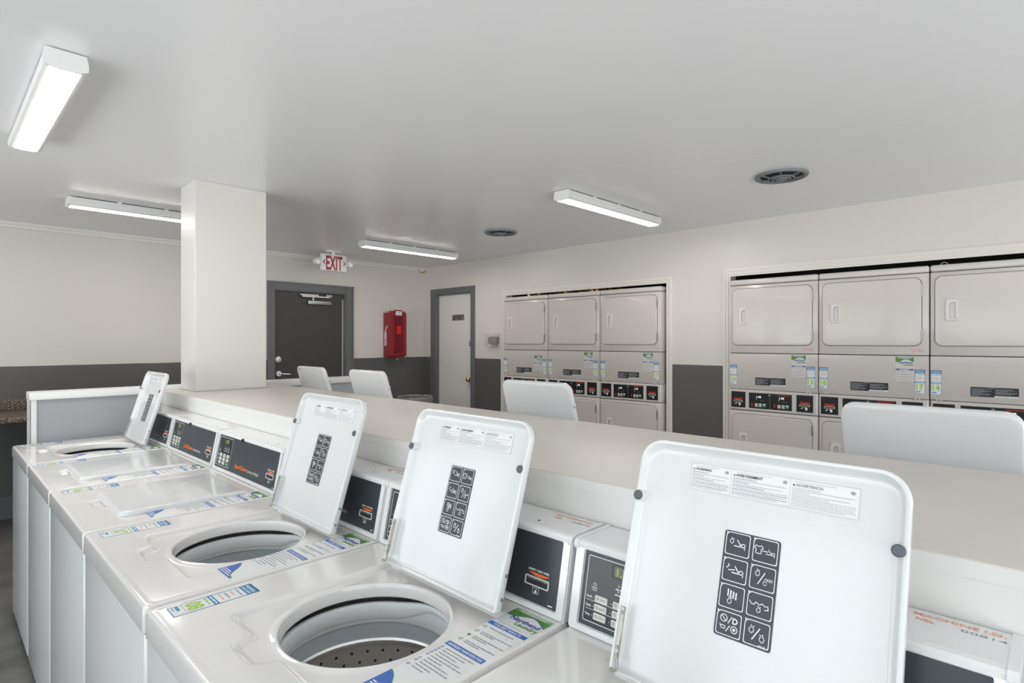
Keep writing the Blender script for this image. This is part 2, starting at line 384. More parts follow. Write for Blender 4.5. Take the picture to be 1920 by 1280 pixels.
def alcove_trim(name, y0, y1, z, wl, wr, wt, label):
    mb = MB(); X0 = XR-0.012
    for (a, b, c, d) in ((y0-wr, y0, 0, z+wt), (y1, y1+wl, 0, z+wt), (y0, y1, z, z+wt)):
        mb.box((X0, a, c), (XR, b, d), 'trim')
    for e in (0.3, 0.72):       # stepped moulding
        mb.box((X0-0.008, y0-wr*e-0.006, 0), (X0, y0-wr*e+0.004, z+wt*e), 'trim'); mb.box((X0-0.008, y1+wl*e-0.004, 0), (X0, y1+wl*e+0.006, z+wt*e), 'trim')
        mb.box((X0-0.008, y0-wr*e, z+wt*e-0.004), (X0, y1+wl*e, z+wt*e+0.006), 'trim')
    struct(name, mb, label, 'trim')
alcove_trim('trim_2', HA[0], HA[1], 2.031, 0.085, 0.055, 0.055, 'cream moulding framing the far three dryer stacks')
alcove_trim('trim_3', HB[0], HB[1], 2.044, 0.065, 0.06, 0.065, 'cream moulding framing the near three dryer stacks')
# alcove cheeks and lids
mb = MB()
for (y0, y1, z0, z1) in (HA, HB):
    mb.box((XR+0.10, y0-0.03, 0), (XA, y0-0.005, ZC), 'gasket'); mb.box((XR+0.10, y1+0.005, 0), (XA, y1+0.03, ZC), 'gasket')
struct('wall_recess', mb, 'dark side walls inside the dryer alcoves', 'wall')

# half wall and column
HY = 4.19
mb = MB(); mb.box((0.404, HY, 0), (2.50, HY+0.12, 1.158), 'grey_daylit')
hw = struct('wall_half', mb, 'low grey half wall with a white cap behind the washer rows', 'wall')
mb = MB(); mb.box((0.398, HY-0.022, 1.158), (2.53, HY+0.142, 1.200), 'capw', 0.004); put('cap', mb, hw, label='white painted wooden cap')
mb = MB(); mb.box((0.402, HY-0.010, 0), (0.430, HY, 1.158), 'capw'); mb.box((0.401, HY-0.010, 0), (0.405, HY+0.13, 1.158), 'capw'); put('corner_trim', mb, hw, label='white corner board')
mb = MB(); mb.box((1.16, 3.88, 1.178), (1.60, 4.166, ZC), 'white_wall', 0.003, 1)
struct('wall_column', mb, 'square white column standing on the folding counter', 'column')

# ---------------------------------------------------------------- folding counter between the rows
ct = thing('folding_counter', 'long off-white folding counter running between the two washer rows', 'counter', (1.4175, 1.0, 0))
mb = MB(); mb.box((1.046-1.4175, -3.0, 0), (1.788-1.4175, 3.160, 1.156), 'counter_face'); put('base', mb, ct, label='glossy white painted side panels')
mb = MB(); mb.box((1.045-1.4175, -3.002, 1.156), (1.790-1.4175, 3.164, 1.1775), 'counter_top', 0.003, 2)
put('countertop', mb, ct, label='greige top with small scuffs, darker tone partly painted-in shade')
mb = MB(); mb.box((1.0445-1.4175, -3.0, 1.150), (1.046-1.4175, 3.163, 1.1745), 'counter_face'); put('edge_strip', mb, ct)

# ---------------------------------------------------------------- printed stickers shared by washers and dryers
def number_sticker(mb, a, b, w, h, num):
    """sky blue sticker, lower-left corner at (a, b)"""
    mb.plate([(a,b),(a+w,b),(a+w,b+h),(a,b+h)], 'label_w', 0, 0.0004)
    n = 0.0007; bw = w*0.035
    for r in ((0,0,w,bw),(0,h-bw,w,h),(0,0,bw,h),(w-bw,0,w,h)): mb.rect(a+r[0], b+r[1], a+r[2], b+r[3], 'blue', n)
    mb.rect(a, b+h*0.845, a+w, b+h, 'blue', n)
    mb.text('FREE MOBILE', a+w/2, b+h*0.925, w*0.15, 'ink_w', n+0.0002, True, 'c', width=w*0.82)
    mb.text('LAUNDRY ALERTS', a+w/2, b+h*0.868, w*0.13, 'ink_w', n+0.0002, True, 'c', width=w*0.86)
    for i in range(4):
        y = b+h*(0.785-0.07*i); mb.disc(a+w*0.13, y+h*0.01, w*0.03, 'blue', n, 8)
        mb.words(a+w*0.22, a+w*0.9, y, h*0.018, 'pink' if i % 2 else 'ink_g', n, i, 0.3, [0.95, 0.6, 0.9, 0.8][i])
    mb.rect(a, b+h*0.455, a+w, b+h*0.515, 'blue', n); mb.words(a+w*0.1, a+w*0.92, b+h*0.476, h*0.02, 'ink_w', n+0.0002, 9)
    mb.words(a+w*0.12, a+w*0.8, b+h*0.405, h*0.022, 'lime', n, 5)
    mb.text(num, a+w/2, b+h*0.185, w*0.80, 'lime', n, True, 'c', width=w*0.72)
    mb.rect(a+w*0.1, b+h*0.150, a+w*0.9, b+h*0.154, 'ink_g', n)
    mb.words(a+w*0.1, a+w*0.55, b+h*0.075, h*0.035, 'blue', n, 4); mb.words(a+w*0.1, a+w*0.5, b+h*0.04, h*0.014, 'ink_g', n, 3)

def wave(a0, a1, f, k=14): return [(a0+(a1-a0)*i/k, f(i/k)) for i in range(k+1)]
def laundry_head(mb, a, w, top, pale=True):
    """green swoosh header and the shop's name; top = upper edge"""
    n = 0.0007; f = lambda t: top-w*(0.30-0.17*math.sin(PI*t)**2-0.0*t+0.05*math.sin(2*PI*t))
    g = wave(a, a+w, f)
    for i in range(len(g)-1):
        mb.poly([g[i], g[i+1], (g[i+1][0], top), (g[i][0], top)], 'green', n)
        mb.poly([(g[i][0], g[i][1]-w*0.022), (g[i+1][0], g[i+1][1]-w*0.022), g[i+1], g[i]], 'navy', n)
    if pale: mb.rect(a, top-w*0.10, a+w, top, 'green2', n+0.0001)
    mb.words(a+w*0.12, a+w*0.9, top-w*0.05, w*0.022, 'ink_w', n+0.0003, 1); mb.words(a+w*0.18, a+w*0.85, top-w*0.085, w*0.022, 'ink_w', n+0.0003, 2)
    mb.text('Northend', a+w*0.18, top-w*0.43, w*0.19, 'navy', n, True, 'l'); mb.text('Laundry', a+w*0.42, top-w*0.57, w*0.18, 'green', n, True, 'l')
    mb.circ(a+w*0.325, top-w*0.375, w*0.05, w*0.02, 'royal', n+0.0002)
def instruction_deck(mb, a, b0, w, h):
    mb.plate([(a,b0),(a+w,b0),(a+w,b0+h),(a,b0+h)], 'label_clear', 0, 0.0004)
    n = 0.0007; t = b0+h
    laundry_head(mb, a, w, t)
    mb.words(a+w*0.1, a+w*0.9, t-w*0.66, w*0.018, 'ink_lg', n, 11); mb.words(a+w*0.15, a+w*0.8, t-w*0.70, w*0.018, 'ink_lg', n, 12)
    mb.rect(a, t-w*0.88, a+w, t-w*0.76, 'royal', n); mb.text('FOR BEST RESULTS', a+w/2, t-w*0.85, w*0.085, 'ink_w', n+0.0002, True, 'c')
    for i in range(4):
        y = t-w*(1.02+0.21*i)
        mb.circ(a+w*0.08, y, w*0.045, w*0.015, 'green', n) if i != 2 else mb.disc(a+w*0.08, y, w*0.04, 'green', n)
        mb.words(a+w*0.2, a+w*0.98, y+w*0.012, w*0.026, 'ink_g', n, 20+i, 0.3, [0.85, 1, 1, 1][i])
        if i: mb.words(a+w*0.2, a+w*0.98, y-w*0.045, w*0.026, 'ink_g', n, 30+i, 0.3, [0, .5, .5, .55][i])
    mb.rect(a, t-w*1.98, a+w, t-w*1.84, 'royal', n); mb.text('HIGH EFFICIENCY WASHER INSTRUCTIONS', a+w/2, t-w*1.945, w*0.09, 'ink_w', n+0.0002, True, 'c', width=w*0.9)
    rows = [0, 1, 2, 3, 4, 6, 7, 9]
    for i, r in enumerate(rows):
        y = t-w*(2.08+0.085*r)
        mb.circ(a+w*0.06, y+w*0.01, w*0.032, w*0.012, 'navy', n)
        mb.words(a+w*0.16, a+w*0.98, y, w*0.024, 'ink_g', n, 50+i, 0.3, [0.9, .75, .6, .8, 1, .8, .95, .4][i])
        if i in (4, 6): mb.words(a+w*0.16, a+w*0.98, y-w*0.085, w*0.024, 'ink_g', n, 70+i, 0.3, 0.5)
    f = lambda q: b0+w*(0.06+0.50*(1-q)**1.3+0.06*math.sin(2*PI*q))
    g = wave(a-w*0.0, a+w*0.80, f, 14)
    for i in range(len(g)-1):
        mb.poly([(g[i][0], b0), (g[i+1][0], b0), g[i+1], g[i]], 'royal', n)
        mb.poly([g[i], g[i+1], (g[i+1][0], g[i+1][1]+w*0.02), (g[i][0], g[i][1]+w*0.02)], 'green', n)
    mb.words(a+w*0.05, a+w*0.45, b0+w*0.16, w*0.03, 'ink_w', n+0.0002, 81); mb.words(a+w*0.05, a+w*0.55, b0+w*0.10, w*0.03, 'ink_w', n+0.0002, 82)
    mb.words(a+w*0.05, a+w*0.65, b0+w*0.04, w*0.03, 'ink_w', n+0.0002, 83)
def instruction_dryer(mb, a, b0, w, h):
    n = 0.0007; t = b0+h
    mb.plate([(a,b0),(a+w,b0),(a+w,t),(a,t)], 'label_film', 0, 0.0004)
    laundry_head(mb, a, w, t, False)
    mb.words(a+w*0.15, a+w*0.9, t-w*0.66, w*0.015, 'ink_lg', n, 5)
    mb.rect(a, t-w*0.86, a+w, t-w*0.78, 'navy', n); mb.words(a+w*0.25, a+w*0.75, t-w*0.84, w*0.035, 'ink_w', n+0.0002, 6)
    for i in range(4):
        y = t-w*(0.98+0.17*i); mb.disc(a+w*0.13, y, w*0.035, 'ink_g', n, 8)
        mb.words(a+w*0.25, a+w*0.95, y, w*0.024, 'ink_g', n, 10+i, 0.3, 0.95)
        if i: mb.words(a+w*0.25, a+w*0.95, y-w*0.05, w*0.02, 'ink_lg', n, 16+i, 0.3, 0.55)

# ---------------------------------------------------------------- pictogram panel and warning label of the washer lids
def hand(mb, x, y, s, m='ink_w', n=0.0010, flip=1):
    mb.line([(x, y+s*0.35), (x-s*0.3*flip, y+s*0.1), (x-s*0.28*flip, y-s*0.25), (x, y-s*0.45), (x+s*0.3*flip, y-s*0.2), (x+s*0.28*flip, y+s*0.15), (x, y+s*0.35)], s*0.13, m, n)
    mb.line([(x-s*0.1*flip, y+s*0.55), (x+s*0.1*flip, y+s*0.3), (x+s*0.3*flip, y+s*0.45)], s*0.13, m, n)
def tub_icon(mb, x, y, s, m='ink_w', n=0.0010):
    mb.line([(x-s*0.5, y-s*0.05), (x+s*0.9, y-s*0.05)], s*0.14, m, n)
    mb.line([(x+s*0.9, y-s*0.35), (x+s*0.9, y+s*0.35), (x+s*0.45, y+s*0.35), (x+s*0.45, y-s*0.05)], s*0.12, m, n)
    mb.line([(x-s*0.15, y+s*0.75), (x+s*0.4, y+s*0.0)], s*0.14, m, n)
def pictograms():
    mb = MB(F_under(0)); W, H = 0.086, 0.158
    mb.plate(rrect(0, 0, W, H, 0.004, 3), 'pict', 0, 0.0006)
    cw, ch = W/2, H/4; n = 0.0010
    for c in range(2):
        for r in range(4):
            x0 = c*cw+0.0028; y0 = r*ch+0.0028; x1 = (c+1)*cw-0.0018; y1 = (r+1)*ch-0.0018
            if c == 1: x1 -= 0.001
            def notch(e):
                return rrect(x0+e, y0+e, x1-e, y1-e, (0.003, 0.003, 0.003, 0.0065-e*0.3), 4)
            mb.ring(notch(0), notch(0.0012), 'ink_w', n)
            mb.disc(x0+0.0012, y1-0.0012, 0.0013, 'ink_w', n, 8)
            x = (x0+x1)/2; y = (y0+y1)/2; s = 0.0115
            if (c, r) == (0, 3): tub_icon(mb, x+0.001, y-0.002, s); hand(mb, x-0.0095, y+0.004, 0.009)
            elif (c, r) == (1, 3):
                tub_icon(mb, x+0.006, y-0.003, s*0.75); q = x-0.010
                mb.line([(q-.004,y-.005),(q-.004,y+.002),(q-.007,y+.003),(q-.004,y+.007),(q,y+.005),(q+.004,y+.007),(q+.007,y+.003),(q+.004,y+.002),(q+.004,y-.005),(q-.004,y-.005)], 0.0013, 'ink_w', n)
                mb.line([(q+.006, y), (x+.004, y)], 0.0012, 'ink_w', n)
            elif (c, r) == (0, 2): tub_icon(mb, x+0.002, y-0.003, s*1.05); mb.line([(x-.013, y+.002), (x-.009, y+.006), (x-.011, y+.008)], 0.0014, 'ink_w', n); mb.line([(x-.010, y-.001), (x, y+.001)], 0.0014, 'ink_w', n)
            elif (c, r) == (1, 2): hand(mb, x-0.008, y+0.006, 0.010); mb.line([(x-.006, y-.009), (x+.003, y+.008)], 0.0015, 'ink_w', n); hand(mb, x+0.004, y-0.006, 0.008); [mb.circ(x+0.005+0.004*i, y-0.001, 0.0022, 0.0008, 'ink_w', n, 8) for i in range(3)]
            elif (c, r) == (0, 1):
                for i in range(4): mb.line([(x-.006+.0042*i, y+.010-.001*i), (x-.006+.0042*i, y+.001-.001*i)], 0.0022, 'ink_w', n)
                hand(mb, x-.003, y-.006, 0.010)
            elif (c, r) == (1, 1):
                mb.line([(x-.015, y+.004), (x-.012, y), (x-.008, y), (x-.006, y+.004), (x, y+.001), (x+.004, y+.004), (x+.007, y+.001), (x+.012, y+.002), (x+.013, y-.003), (x+.008, y-.004)], 0.0014, 'ink_w', n); hand(mb, x-.001, y-.006, 0.009)
            elif (c, r) == (0, 0):
                mb.circ(x-.008, y+.007, .0058, .0013, 'ink_w', n); mb.line([(x-.0115,y+.0105),(x-.0045,y+.0035)], .0013, 'ink_w', n)
                mb.line([(x-.001,y+.001),(x+.004,y+.011)], .0013, 'ink_w', n); mb.text('D', x+.0055, y+.002, .012, 'ink_w', n, True)
                mb.line([(x-.013,y-.003),(x-.011,y-.008),(x-.005,y-.008),(x-.005,y-.004),(x-.012,y-.004)], .0013, 'ink_w', n); mb.line([(x-.003,y-.011),(x+.002,y-.002)], .0013, 'ink_w', n)
                mb.circ(x+.009, y-.006, .0055, .0012, 'ink_w', n); mb.disc(x+.009, y-.006, .0025, 'ink_w', n, 6)
            else: hand(mb, x-0.008, y+0.004, 0.011); mb.line([(x-.006, y-.009), (x+.004, y+.008)], 0.0017, 'ink_w', n); hand(mb, x+0.008, y-0.005, 0.011, flip=-1)
    mb.words(W-0.018, W-0.007, 0.0045, 0.0012, 'ink_w', n, 3)
    return mb
def warning():
    mb = MB(F_under(0)); W, H = 0.258, 0.046
    mb.plate(rrect(0, 0, W, H, 0.002, 2), 'label_w', 0, 0.0005)
    n = 0.0008; e = 0.0007
    mb.ring([(0.001,0.001),(W-0.001,0.001),(W-0.001,H-0.001),(0.001,H-0.001)], [(0.001+e,0.001+e),(W-0.001-e,0.001+e),(W-0.001-e,H-0.001-e),(0.001+e,H-0.001-e)], 'ink_lg', n)
    cols = [(0.004, 0.068, 'WARNING'), (0.074, 0.160, 'AVERTISSEMENT'), (0.166, 0.253, 'ADVERTENCIA')]
    for i, (a0, a1, t) in enumerate(cols):
        if i: mb.rect(a0-0.0035, 0.002, a0-0.003, H-0.002, 'ink_lg', n)
        mb.poly([(a0, H-0.0115), (a0+0.0035, H-0.0115), (a0+0.00175, H-0.0085)], 'ink_k', n)
        mb.text(t, a0+0.0045, H-0.0118, 0.0058, 'ink_k' if i < 2 else 'ink_g', n, True)
        mb.words(a0+0.004, a0+(a1-a0)*0.7, H-0.0055, 0.0008, 'ink_lg', n, i)
        mb.disc(a1-0.005, H-0.009, 0.0036, 'ink_lg', n, 14, 0.003); mb.line([(a1-0.0065, H-0.0095), (a1-0.0035, H-0.0085)], 0.0008, 'ink_k', n+0.0002)
        for k in range(10):
            fl = [0.45, 0.98, 0.3, 0.9, 0.6, 1, 1, 0.97, 1, 0.85][k]
            mb.words(a0, a1, H-0.0155-0.0029*k, 0.0011, 'ink_g' if k % 2 == 0 and i < 2 else 'ink_lg', n, 17*i+k, 0.3, fl)
    return mb

# ---------------------------------------------------------------- top-loading washer
# local axes: x across (0..0.684 from the user's left), y into the machine, z up
WW = 0.684; DECK = 0.918; OC = (0.366, 0.318); HINGE_Y = 0.512
LID_X0 = 0.165; LW = 0.412; LL = 0.398; TILT = 17.0
def star(poly, c, angs):
    out = []
    n = len(poly)
    for a in angs:
        dx, dy = math.cos(a), math.sin(a); best = None
        for i in range(n):
            x1, y1 = poly[i][0]-c[0], poly[i][1]-c[1]; x2, y2 = poly[(i+1)%n][0]-c[0], poly[(i+1)%n][1]-c[1]
            ex, ey = x2-x1, y2-y1; den = dx*ey-dy*ex
            if abs(den) < 1e-12: continue
            t = (x1*ey-y1*ex)/den; u = (x1*dy-y1*dx)/den
            if t > 0 and -1e-6 <= u <= 1+1e-6 and (best is None or t > best): best = t
        out.append((c[0]+dx*(best or 0), c[1]+dy*(best or 0)))
    return out
def recess_outline(g):
    x0, x1, y0, y1 = 0.150+g, 0.583-g, 0.120+g, HINGE_Y+0.012-g
    pts = []
    r = 0.03
    pts += [(x1, y1), (x0, y1)]
    pts += [(x0+r-r*math.cos(t), y0+r-r*math.sin(t)) for t in [PI/2*i/5 for i in range(6)]]
    a, b = 0.272+g, 0.385-g; d = 0.042
    pts += [(a-0.02, y0), (a-0.008, y0-0.006), (a+0.006, y0-d+0.006), (a+0.02, y0-d), (b-0.02, y0-d), (b-0.006, y0-d+0.006), (b+0.008, y0-0.006), (b+0.02, y0)]
    pts += [(x1-r+r*math.sin(t), y0+r-r*math.cos(t)) for t in [PI/2*i/5 for i in range(6)]]
    return pts
def top_panel():
    mb = MB()
    outer = rrect(0.003, 0.0, WW-0.003, 0.60, 0.012, 5)
    ro, ri = recess_outline(0), recess_outline(0.008)
    A = set(2*PI*i/180 for i in range(180))
    for P in (outer, ro, ri):
        for p in P: A.add(math.atan2(p[1]-OC[1], p[0]-OC[0]) % (2*PI))
    A = sorted(A); B = [A[0]]
    for a in A[1:]:
        if a-B[-1] > 1e-3: B.append(a)
    def lift(ps, z): return [(p[0], p[1], z) for p in ps]
    def inset(e): return star(rrect(0.003+e, e, WW-0.003-e, 0.60-e, 0.012, 5), OC, B)
    def circ(r): return [(OC[0]+r*math.cos(a), OC[1]+r*math.sin(a)) for a in B]
    R = [lift(inset(0.0), DECK-0.055), lift(inset(0.0), DECK-0.009), lift(inset(0.0025), DECK-0.0025), lift(inset(0.008), DECK), lift(inset(0.014), DECK-0.0004),
         lift(inset(0.020), DECK-0.001), lift(inset(0.024), DECK-0.001),
         lift(star(recess_outline(-0.006), OC, B), DECK-0.001), lift(star(recess_outline(-0.002), OC, B), DECK-0.0014), lift(star(recess_outline(0.003), OC, B), DECK-0.004), lift(star(ri, OC, B), DECK-0.011), lift(star(recess_outline(0.012), OC, B), DECK-0.012), lift(star(recess_outline(0.015), OC, B), DECK-0.012),
         lift(circ(0.1945), DECK-0.012), lift(circ(0.190), DECK-0.0118), lift(circ(0.184), DECK-0.0105), lift(circ(0.178), DECK-0.008), lift(circ(0.1735), DECK-0.010), lift(circ(0.171), DECK-0.018), lift(circ(0.170), DECK-0.036), lift(circ(0.175), DECK-0.040)]
    mb.rings(R, 'enamel_deck')
    return mb
def cabinet():
    mb = MB();
    def L(e, z): return [(p[0], p[1], z) for p in rrect(0.002+e, 0.003+e, WW-0.002-e, 0.70-e, 0.014, 5)]
    zt = DECK-0.060
    mb.rings([L(0, 0.02), L(0, zt-0.004), L(0.0015, zt-0.001), L(0.005, zt), L(0.012, zt-0.001), L(0.012, zt-0.02)], 'enamel', True)
    mb.rings([L(0.010, zt-0.02), L(0.010, DECK-0.05)], 'gasket', False)
    mb.box((0.01, 0.01, 0.02), (WW-0.01, 0.69, 0.03), 'gasket')
    for x in (0.05, WW-0.05):
        for y in (0.06, 0.64): mb.cyl((x, y, 0), 0.02, 0.021, 'gasket', k=12)
    return mb
def tub():
    mb = MB(); c = (OC[0], OC[1], 0)
    z = DECK
    prof = [(0.200, z-0.041), (0.196, z-0.052), (0.188, z-0.056), (0.183, z-0.058), (0.1765, z-0.062), (0.1765, z-0.080), (0.1775, z-0.098), (0.1785, z-0.101), (0.1835, z-0.104), (0.1870, z-0.146)]
    mb.lathe(prof, c, None, k=72, mats=['lint', 'lint', 'plastic_w', 'plastic_w', 'plastic_w', 'plastic_w', 'plastic_w', 'tub_grey', 'tub_grey'])
    mb.lathe([(0.23, z-0.041), (0.25, z-0.06), (0.25, 0.25)], c, 'lint', k=48)
    return mb
def splash_lip():
    # the inner lip of the tub cover; its lower edge sweeps up to the rim on the user's right
    mb = MB(); vs = []; fs = []; k = 96
    for i in range(k):
        d = 360*i/k; a = math.radians(d)
        e = min(1, max(0, (d-88)/38)) if d <= 180 else min(1, max(0, (300-d)/38)); e = e*e*(3-2*e)
        top = -0.041-0.011*e; bot = -0.056-0.034*e
        for (r, z) in ((0.180, top), (0.1745, top-0.001), (0.1725, top-0.004), (0.1725, bot+0.004), (0.1745, bot), (0.179, bot+0.002)):
            vs.append((OC[0]+r*math.cos(a), OC[1]+r*math.sin(a), DECK+z))
    for i in range(k):
        for j in range(5): fs.append((i*6+j, (i+1)%k*6+j, (i+1)%k*6+j+1, i*6+j+1))
    mb.add(vs, fs, 'plastic_w', True); return mb
def basket():
    mb = MB(); c = (OC[0], OC[1], 0); z = DECK
    prof = [(0.190, z-0.141), (0.1840, z-0.1415), (0.1805, z-0.146), (0.1815, z-0.152), (0.188, z-0.157), (0.1985, z-0.164), (0.200, z-0.172), (0.200, z-0.30), (0.200, z-0.42), (0.185, 0.44), (0.05, 0.43), (0.0, 0.43)]
    mb.lathe(prof, c, None, k=72, mats=['chrome']*5+['steel']*6)
    for row in range(9):
        zz = z-0.180-0.024*row
        for i in range(34):
            a = 2*PI*(i+(row%2)*0.5)/34
            X = Matrix.Translation((OC[0], OC[1], zz)) @ Matrix.Rotation(a, 4, 'Z') @ Matrix.Translation((0.1992, 0, 0)) @ Matrix.Rotation(-PI/2, 4, 'Y')
            mb.add([(0.0036*math.cos(2*PI*q/8), 0.0036*math.sin(2*PI*q/8), 0) for q in range(8)], [tuple(range(8))], 'gasket', False, X)
    return mb
def agitator():
    mb = MB(); mb.lathe([(0.15, 0.435), (0.14, 0.46), (0.06, 0.50), (0.035, 0.60), (0.030, 0.66), (0.0, 0.675)], (OC[0], OC[1], 0), 'plastic_w', k=32)
    for i in range(4):
        X = Matrix.Translation((OC[0], OC[1], 0)) @ Matrix.Rotation(PI/2*i, 4, 'Z'); mb.box((0.02, -0.006, 0.45), (0.135, 0.006, 0.50), 'plastic_w', 0.004, 2, X)
    return mb
SL = 0.2      # slope of the control face
def F_head(): # art on the sloping control face; b measured as height z
    k = math.sqrt(1+SL*SL); y0, z0 = 0.5825, 0.93
    # (a, b, n): position = (a, y0+SL*(b-z0), b) + n*normal(0,-1,SL)/k
    return Matrix(((1,0,0,0),(0,SL,-1/k,y0-SL*z0),(0,1,SL/k,0),(0,0,0,1)))
def head():
    mb = MB()
    prof = [(0.5815, 0.916), (0.5805, 0.921), (0.5825, 0.930), (0.6105, 1.0705), (0.612, 1.078), (0.715, 1.078), (0.715, 0.916)]
    mb.extrude(prof, 0.004, WW-0.004, 'enamel')
    # raised white frame round the overlay, with a darker return
    G = F_head(); f = MB(G)
    o = rrect(0.006, 0.919, WW-0.006, 1.0725, 0.006, 3); i_ = rrect(0.026, 0.930, WW-0.024, 1.0705, 0.004, 3)
    k = len(o)
    f.add([(p[0],p[1],0.0) for p in o]+[(p[0],p[1],0.005) for p in o]+[(p[0],p[1],0.005) for p in i_]+[(p[0],p[1],0.0) for p in i_],
          [(r*k+i, r*k+(i+1)%k, (r+1)*k+(i+1)%k, (r+1)*k+i) for r in range(3) for i in range(k)], 'enamel')
    b = len(mb.v); mb.v += f.v; ii = mb.m('enamel')
    for q in f.f: mb.f.append([b+x for x in q]); mb.mi.append(ii); mb.sm.append(False)
    return mb
def head_cap():
    mb = MB()
    prof = [(0.720, 1.066), (0.618, 1.066), (0.610, 1.068), (0.605, 1.073), (0.605, 1.079), (0.609, 1.084), (0.617, 1.0865), (0.720, 1.0865)]
    mb.extrude(prof, 0.010, WW-0.010, 'enamel')
    for x0, x1 in ((0.001, 0.0125), (WW-0.0125, WW-0.001)):
        mb.extrude([(0.720, 1.064), (0.616, 1.064), (0.606, 1.067), (0.6025, 1.073), (0.6025, 1.080), (0.607, 1.086), (0.617, 1.0885), (0.720, 1.0885)], x0, x1, 'enamel')
    return mb
def overlay():
    mb = MB(F_head()); n = 0.0008
    mb.plate(rrect(0.0275, 0.9315, WW-0.0255, 1.0695, 0.003, 3), 'overlay', 0.0002, 0.0008)
    n = 0.0012
    # keypad field
    x0, x1, z0, z1 = 0.036, 0.186, 0.9405, 1.062
    mb.poly(rrect(x0, z0, x1, z1, 0.004, 3), 'overlay2', n); mb.ring(rrect(x0, z0, x1, z1, 0.004, 3), rrect(x0+0.0014, z0+0.0014, x1-0.0014, z1-0.0014, 0.003, 3), 'ink_w', n+0.0002)
    mb.text('Speed Queen', 0.250, 0.9555, 0.023, 'orange', n, True, width=0.128); mb.text('Commercial Washer', 0.382, 0.9555, 0.016, 'ink_w', n, False, width=0.115)
    mb.words(WW-0.05, WW-0.035, 0.936, 0.0025, 'ink_w', n, 2)
    n += 0.0003
    for j in range(2):
        for i in range(3):
            mb.words(0.105+0.022*i, 0.118+0.022*i, 1.014-0.010*j, 0.0022, 'ink_w', n, i+j); mb.circ(0.111+0.022*i, 1.021-0.010*j, 0.002, 0.0007, 'ink_w', n, 8)
    mb.rect(0.057, 1.017, 0.0585, 1.0185, 'btn_green', n); mb.line([(0.054,1.012),(0.061,1.012),(0.061,1.008),(0.054,1.008),(0.054,1.012)], 0.0008, 'ink_w', n)
    mb.text('INSERT', 0.0575, 1.003, 0.0032, 'ink_w', n, True, 'c', width=0.014); mb.text('CARD', 0.0575, 0.999, 0.0032, 'ink_w', n, True, 'c', width=0.011)
    for j, (t, names) in enumerate((('Soil', ('LIGHT', 'MEDIUM', 'HEAVY')), ('Cycle', ('NORMAL', 'PERM PRESS', 'DELICATES')), ('Temp', ('HOT', 'WARM', 'START')))):
        z = 0.983-0.0162*j
        mb.text(t, 0.0405, z+0.0015, 0.0058, 'ink_w', n, True, width=0.012)
        if j: mb.rect(0.041, z+0.0127, 0.150, z+0.0135, 'ink_w', n)
        for i in range(3):
            bx = 0.0605+0.0415*i; last = (i == 2 and j == 2)
            mb.disc(bx-0.004, z+0.003, 0.001, 'ink_w', n, 6)
            mb.poly(rrect(bx, z-0.003, bx+0.029, z+0.0095, 0.002, 2), 'btn_green' if last else 'btn_w', n)
            mb.text(names[i], bx+0.019, z+0.0018, 0.0042, 'ink_w' if last else 'ink_k', n+0.0002, False, 'c', width=0.014)
            mb.circ(bx+0.006, z+0.0033, 0.0028, 0.0008, 'ink_w' if last else 'ink_k', n+0.0002, 8)
    return mb
def display():
    mb = MB(F_head()); n = 0.0014
    mb.plate(rrect(0.092, 1.033, 0.152, 1.058, 0.004, 3), 'black', 0.0008, n); mb.poly(rrect(0.098, 1.036, 0.146, 1.055, 0.003, 2), 'lcd', n+0.0003)
    mb.text('1.75', 0.122, 1.0385, 0.019, 'lcd_lit', n+0.0006, True, 'c', width=0.036); return mb
def card_reader():
    mb = MB(F_head()); n = 0.0012
    mb.text('INSERT CARD HERE', 0.600, 0.994, 0.0058, 'ink_w', n, True, 'c', width=0.058)
    for i in range(12):
        t0, t1 = i/12, (i+1)/12; f = lambda t: 0.9905-0.0035*math.sin(PI*t)*0.4; g = lambda t: 0.9905-0.0055*math.sin(PI*t)-0.0015*t
        mb.poly([(0.572+0.058*t0, g(t0)), (0.572+0.058*t1, g(t1)), (0.572+0.058*t1, f(t1)+0.0018*math.sin(PI*t1)), (0.572+0.058*t0, f(t0)+0.0018*math.sin(PI*t0))], 'orange', n)
    o = rrect(0.565, 0.964, 0.632, 0.983, 0.003, 3); q = rrect(0.5675, 0.9665, 0.6295, 0.9805, 0.002, 3)
    k = len(o)
    mb.add([(p[0],p[1],0.0006) for p in o]+[(p[0],p[1],0.003) for p in o]+[(p[0],p[1],0.003) for p in q]+[(p[0],p[1],0.001) for p in q], [(r*k+i, r*k+(i+1)%k, (r+1)*k+(i+1)%k, (r+1)*k+i) for r in range(3) for i in range(k)], 'btn_w')
    mb.poly(q, 'gasket', 0.0013); mb.rect(0.572, 0.977, 0.626, 0.979, 'chrome', 0.0018)
    mb.line([(0.588, 0.961), (0.606, 0.961), (0.606, 0.951), (0.590, 0.949), (0.588, 0.961)], 0.0009, 'ink_w', n); mb.poly([(0.5925, 0.951), (0.602, 0.952), (0.598, 0.959)], 'ink_w', n)
    return mb
def head_lock():
    mb = MB(); mb.lathe([(0.0, 0.0), (0.008, 0.0), (0.008, -0.004), (0.003, -0.009), (0.0, -0.009)], (0.300, 0.605, 1.074), 'gasket', 'y', 14); return mb
def screws_head():
    mb = MB()
    mb.lathe([(0, 0), (0.0055, 0), (0.005, 0.002), (0, 0.003)], (0, 0, 0), 'screw', 'x', 12)
    return mb
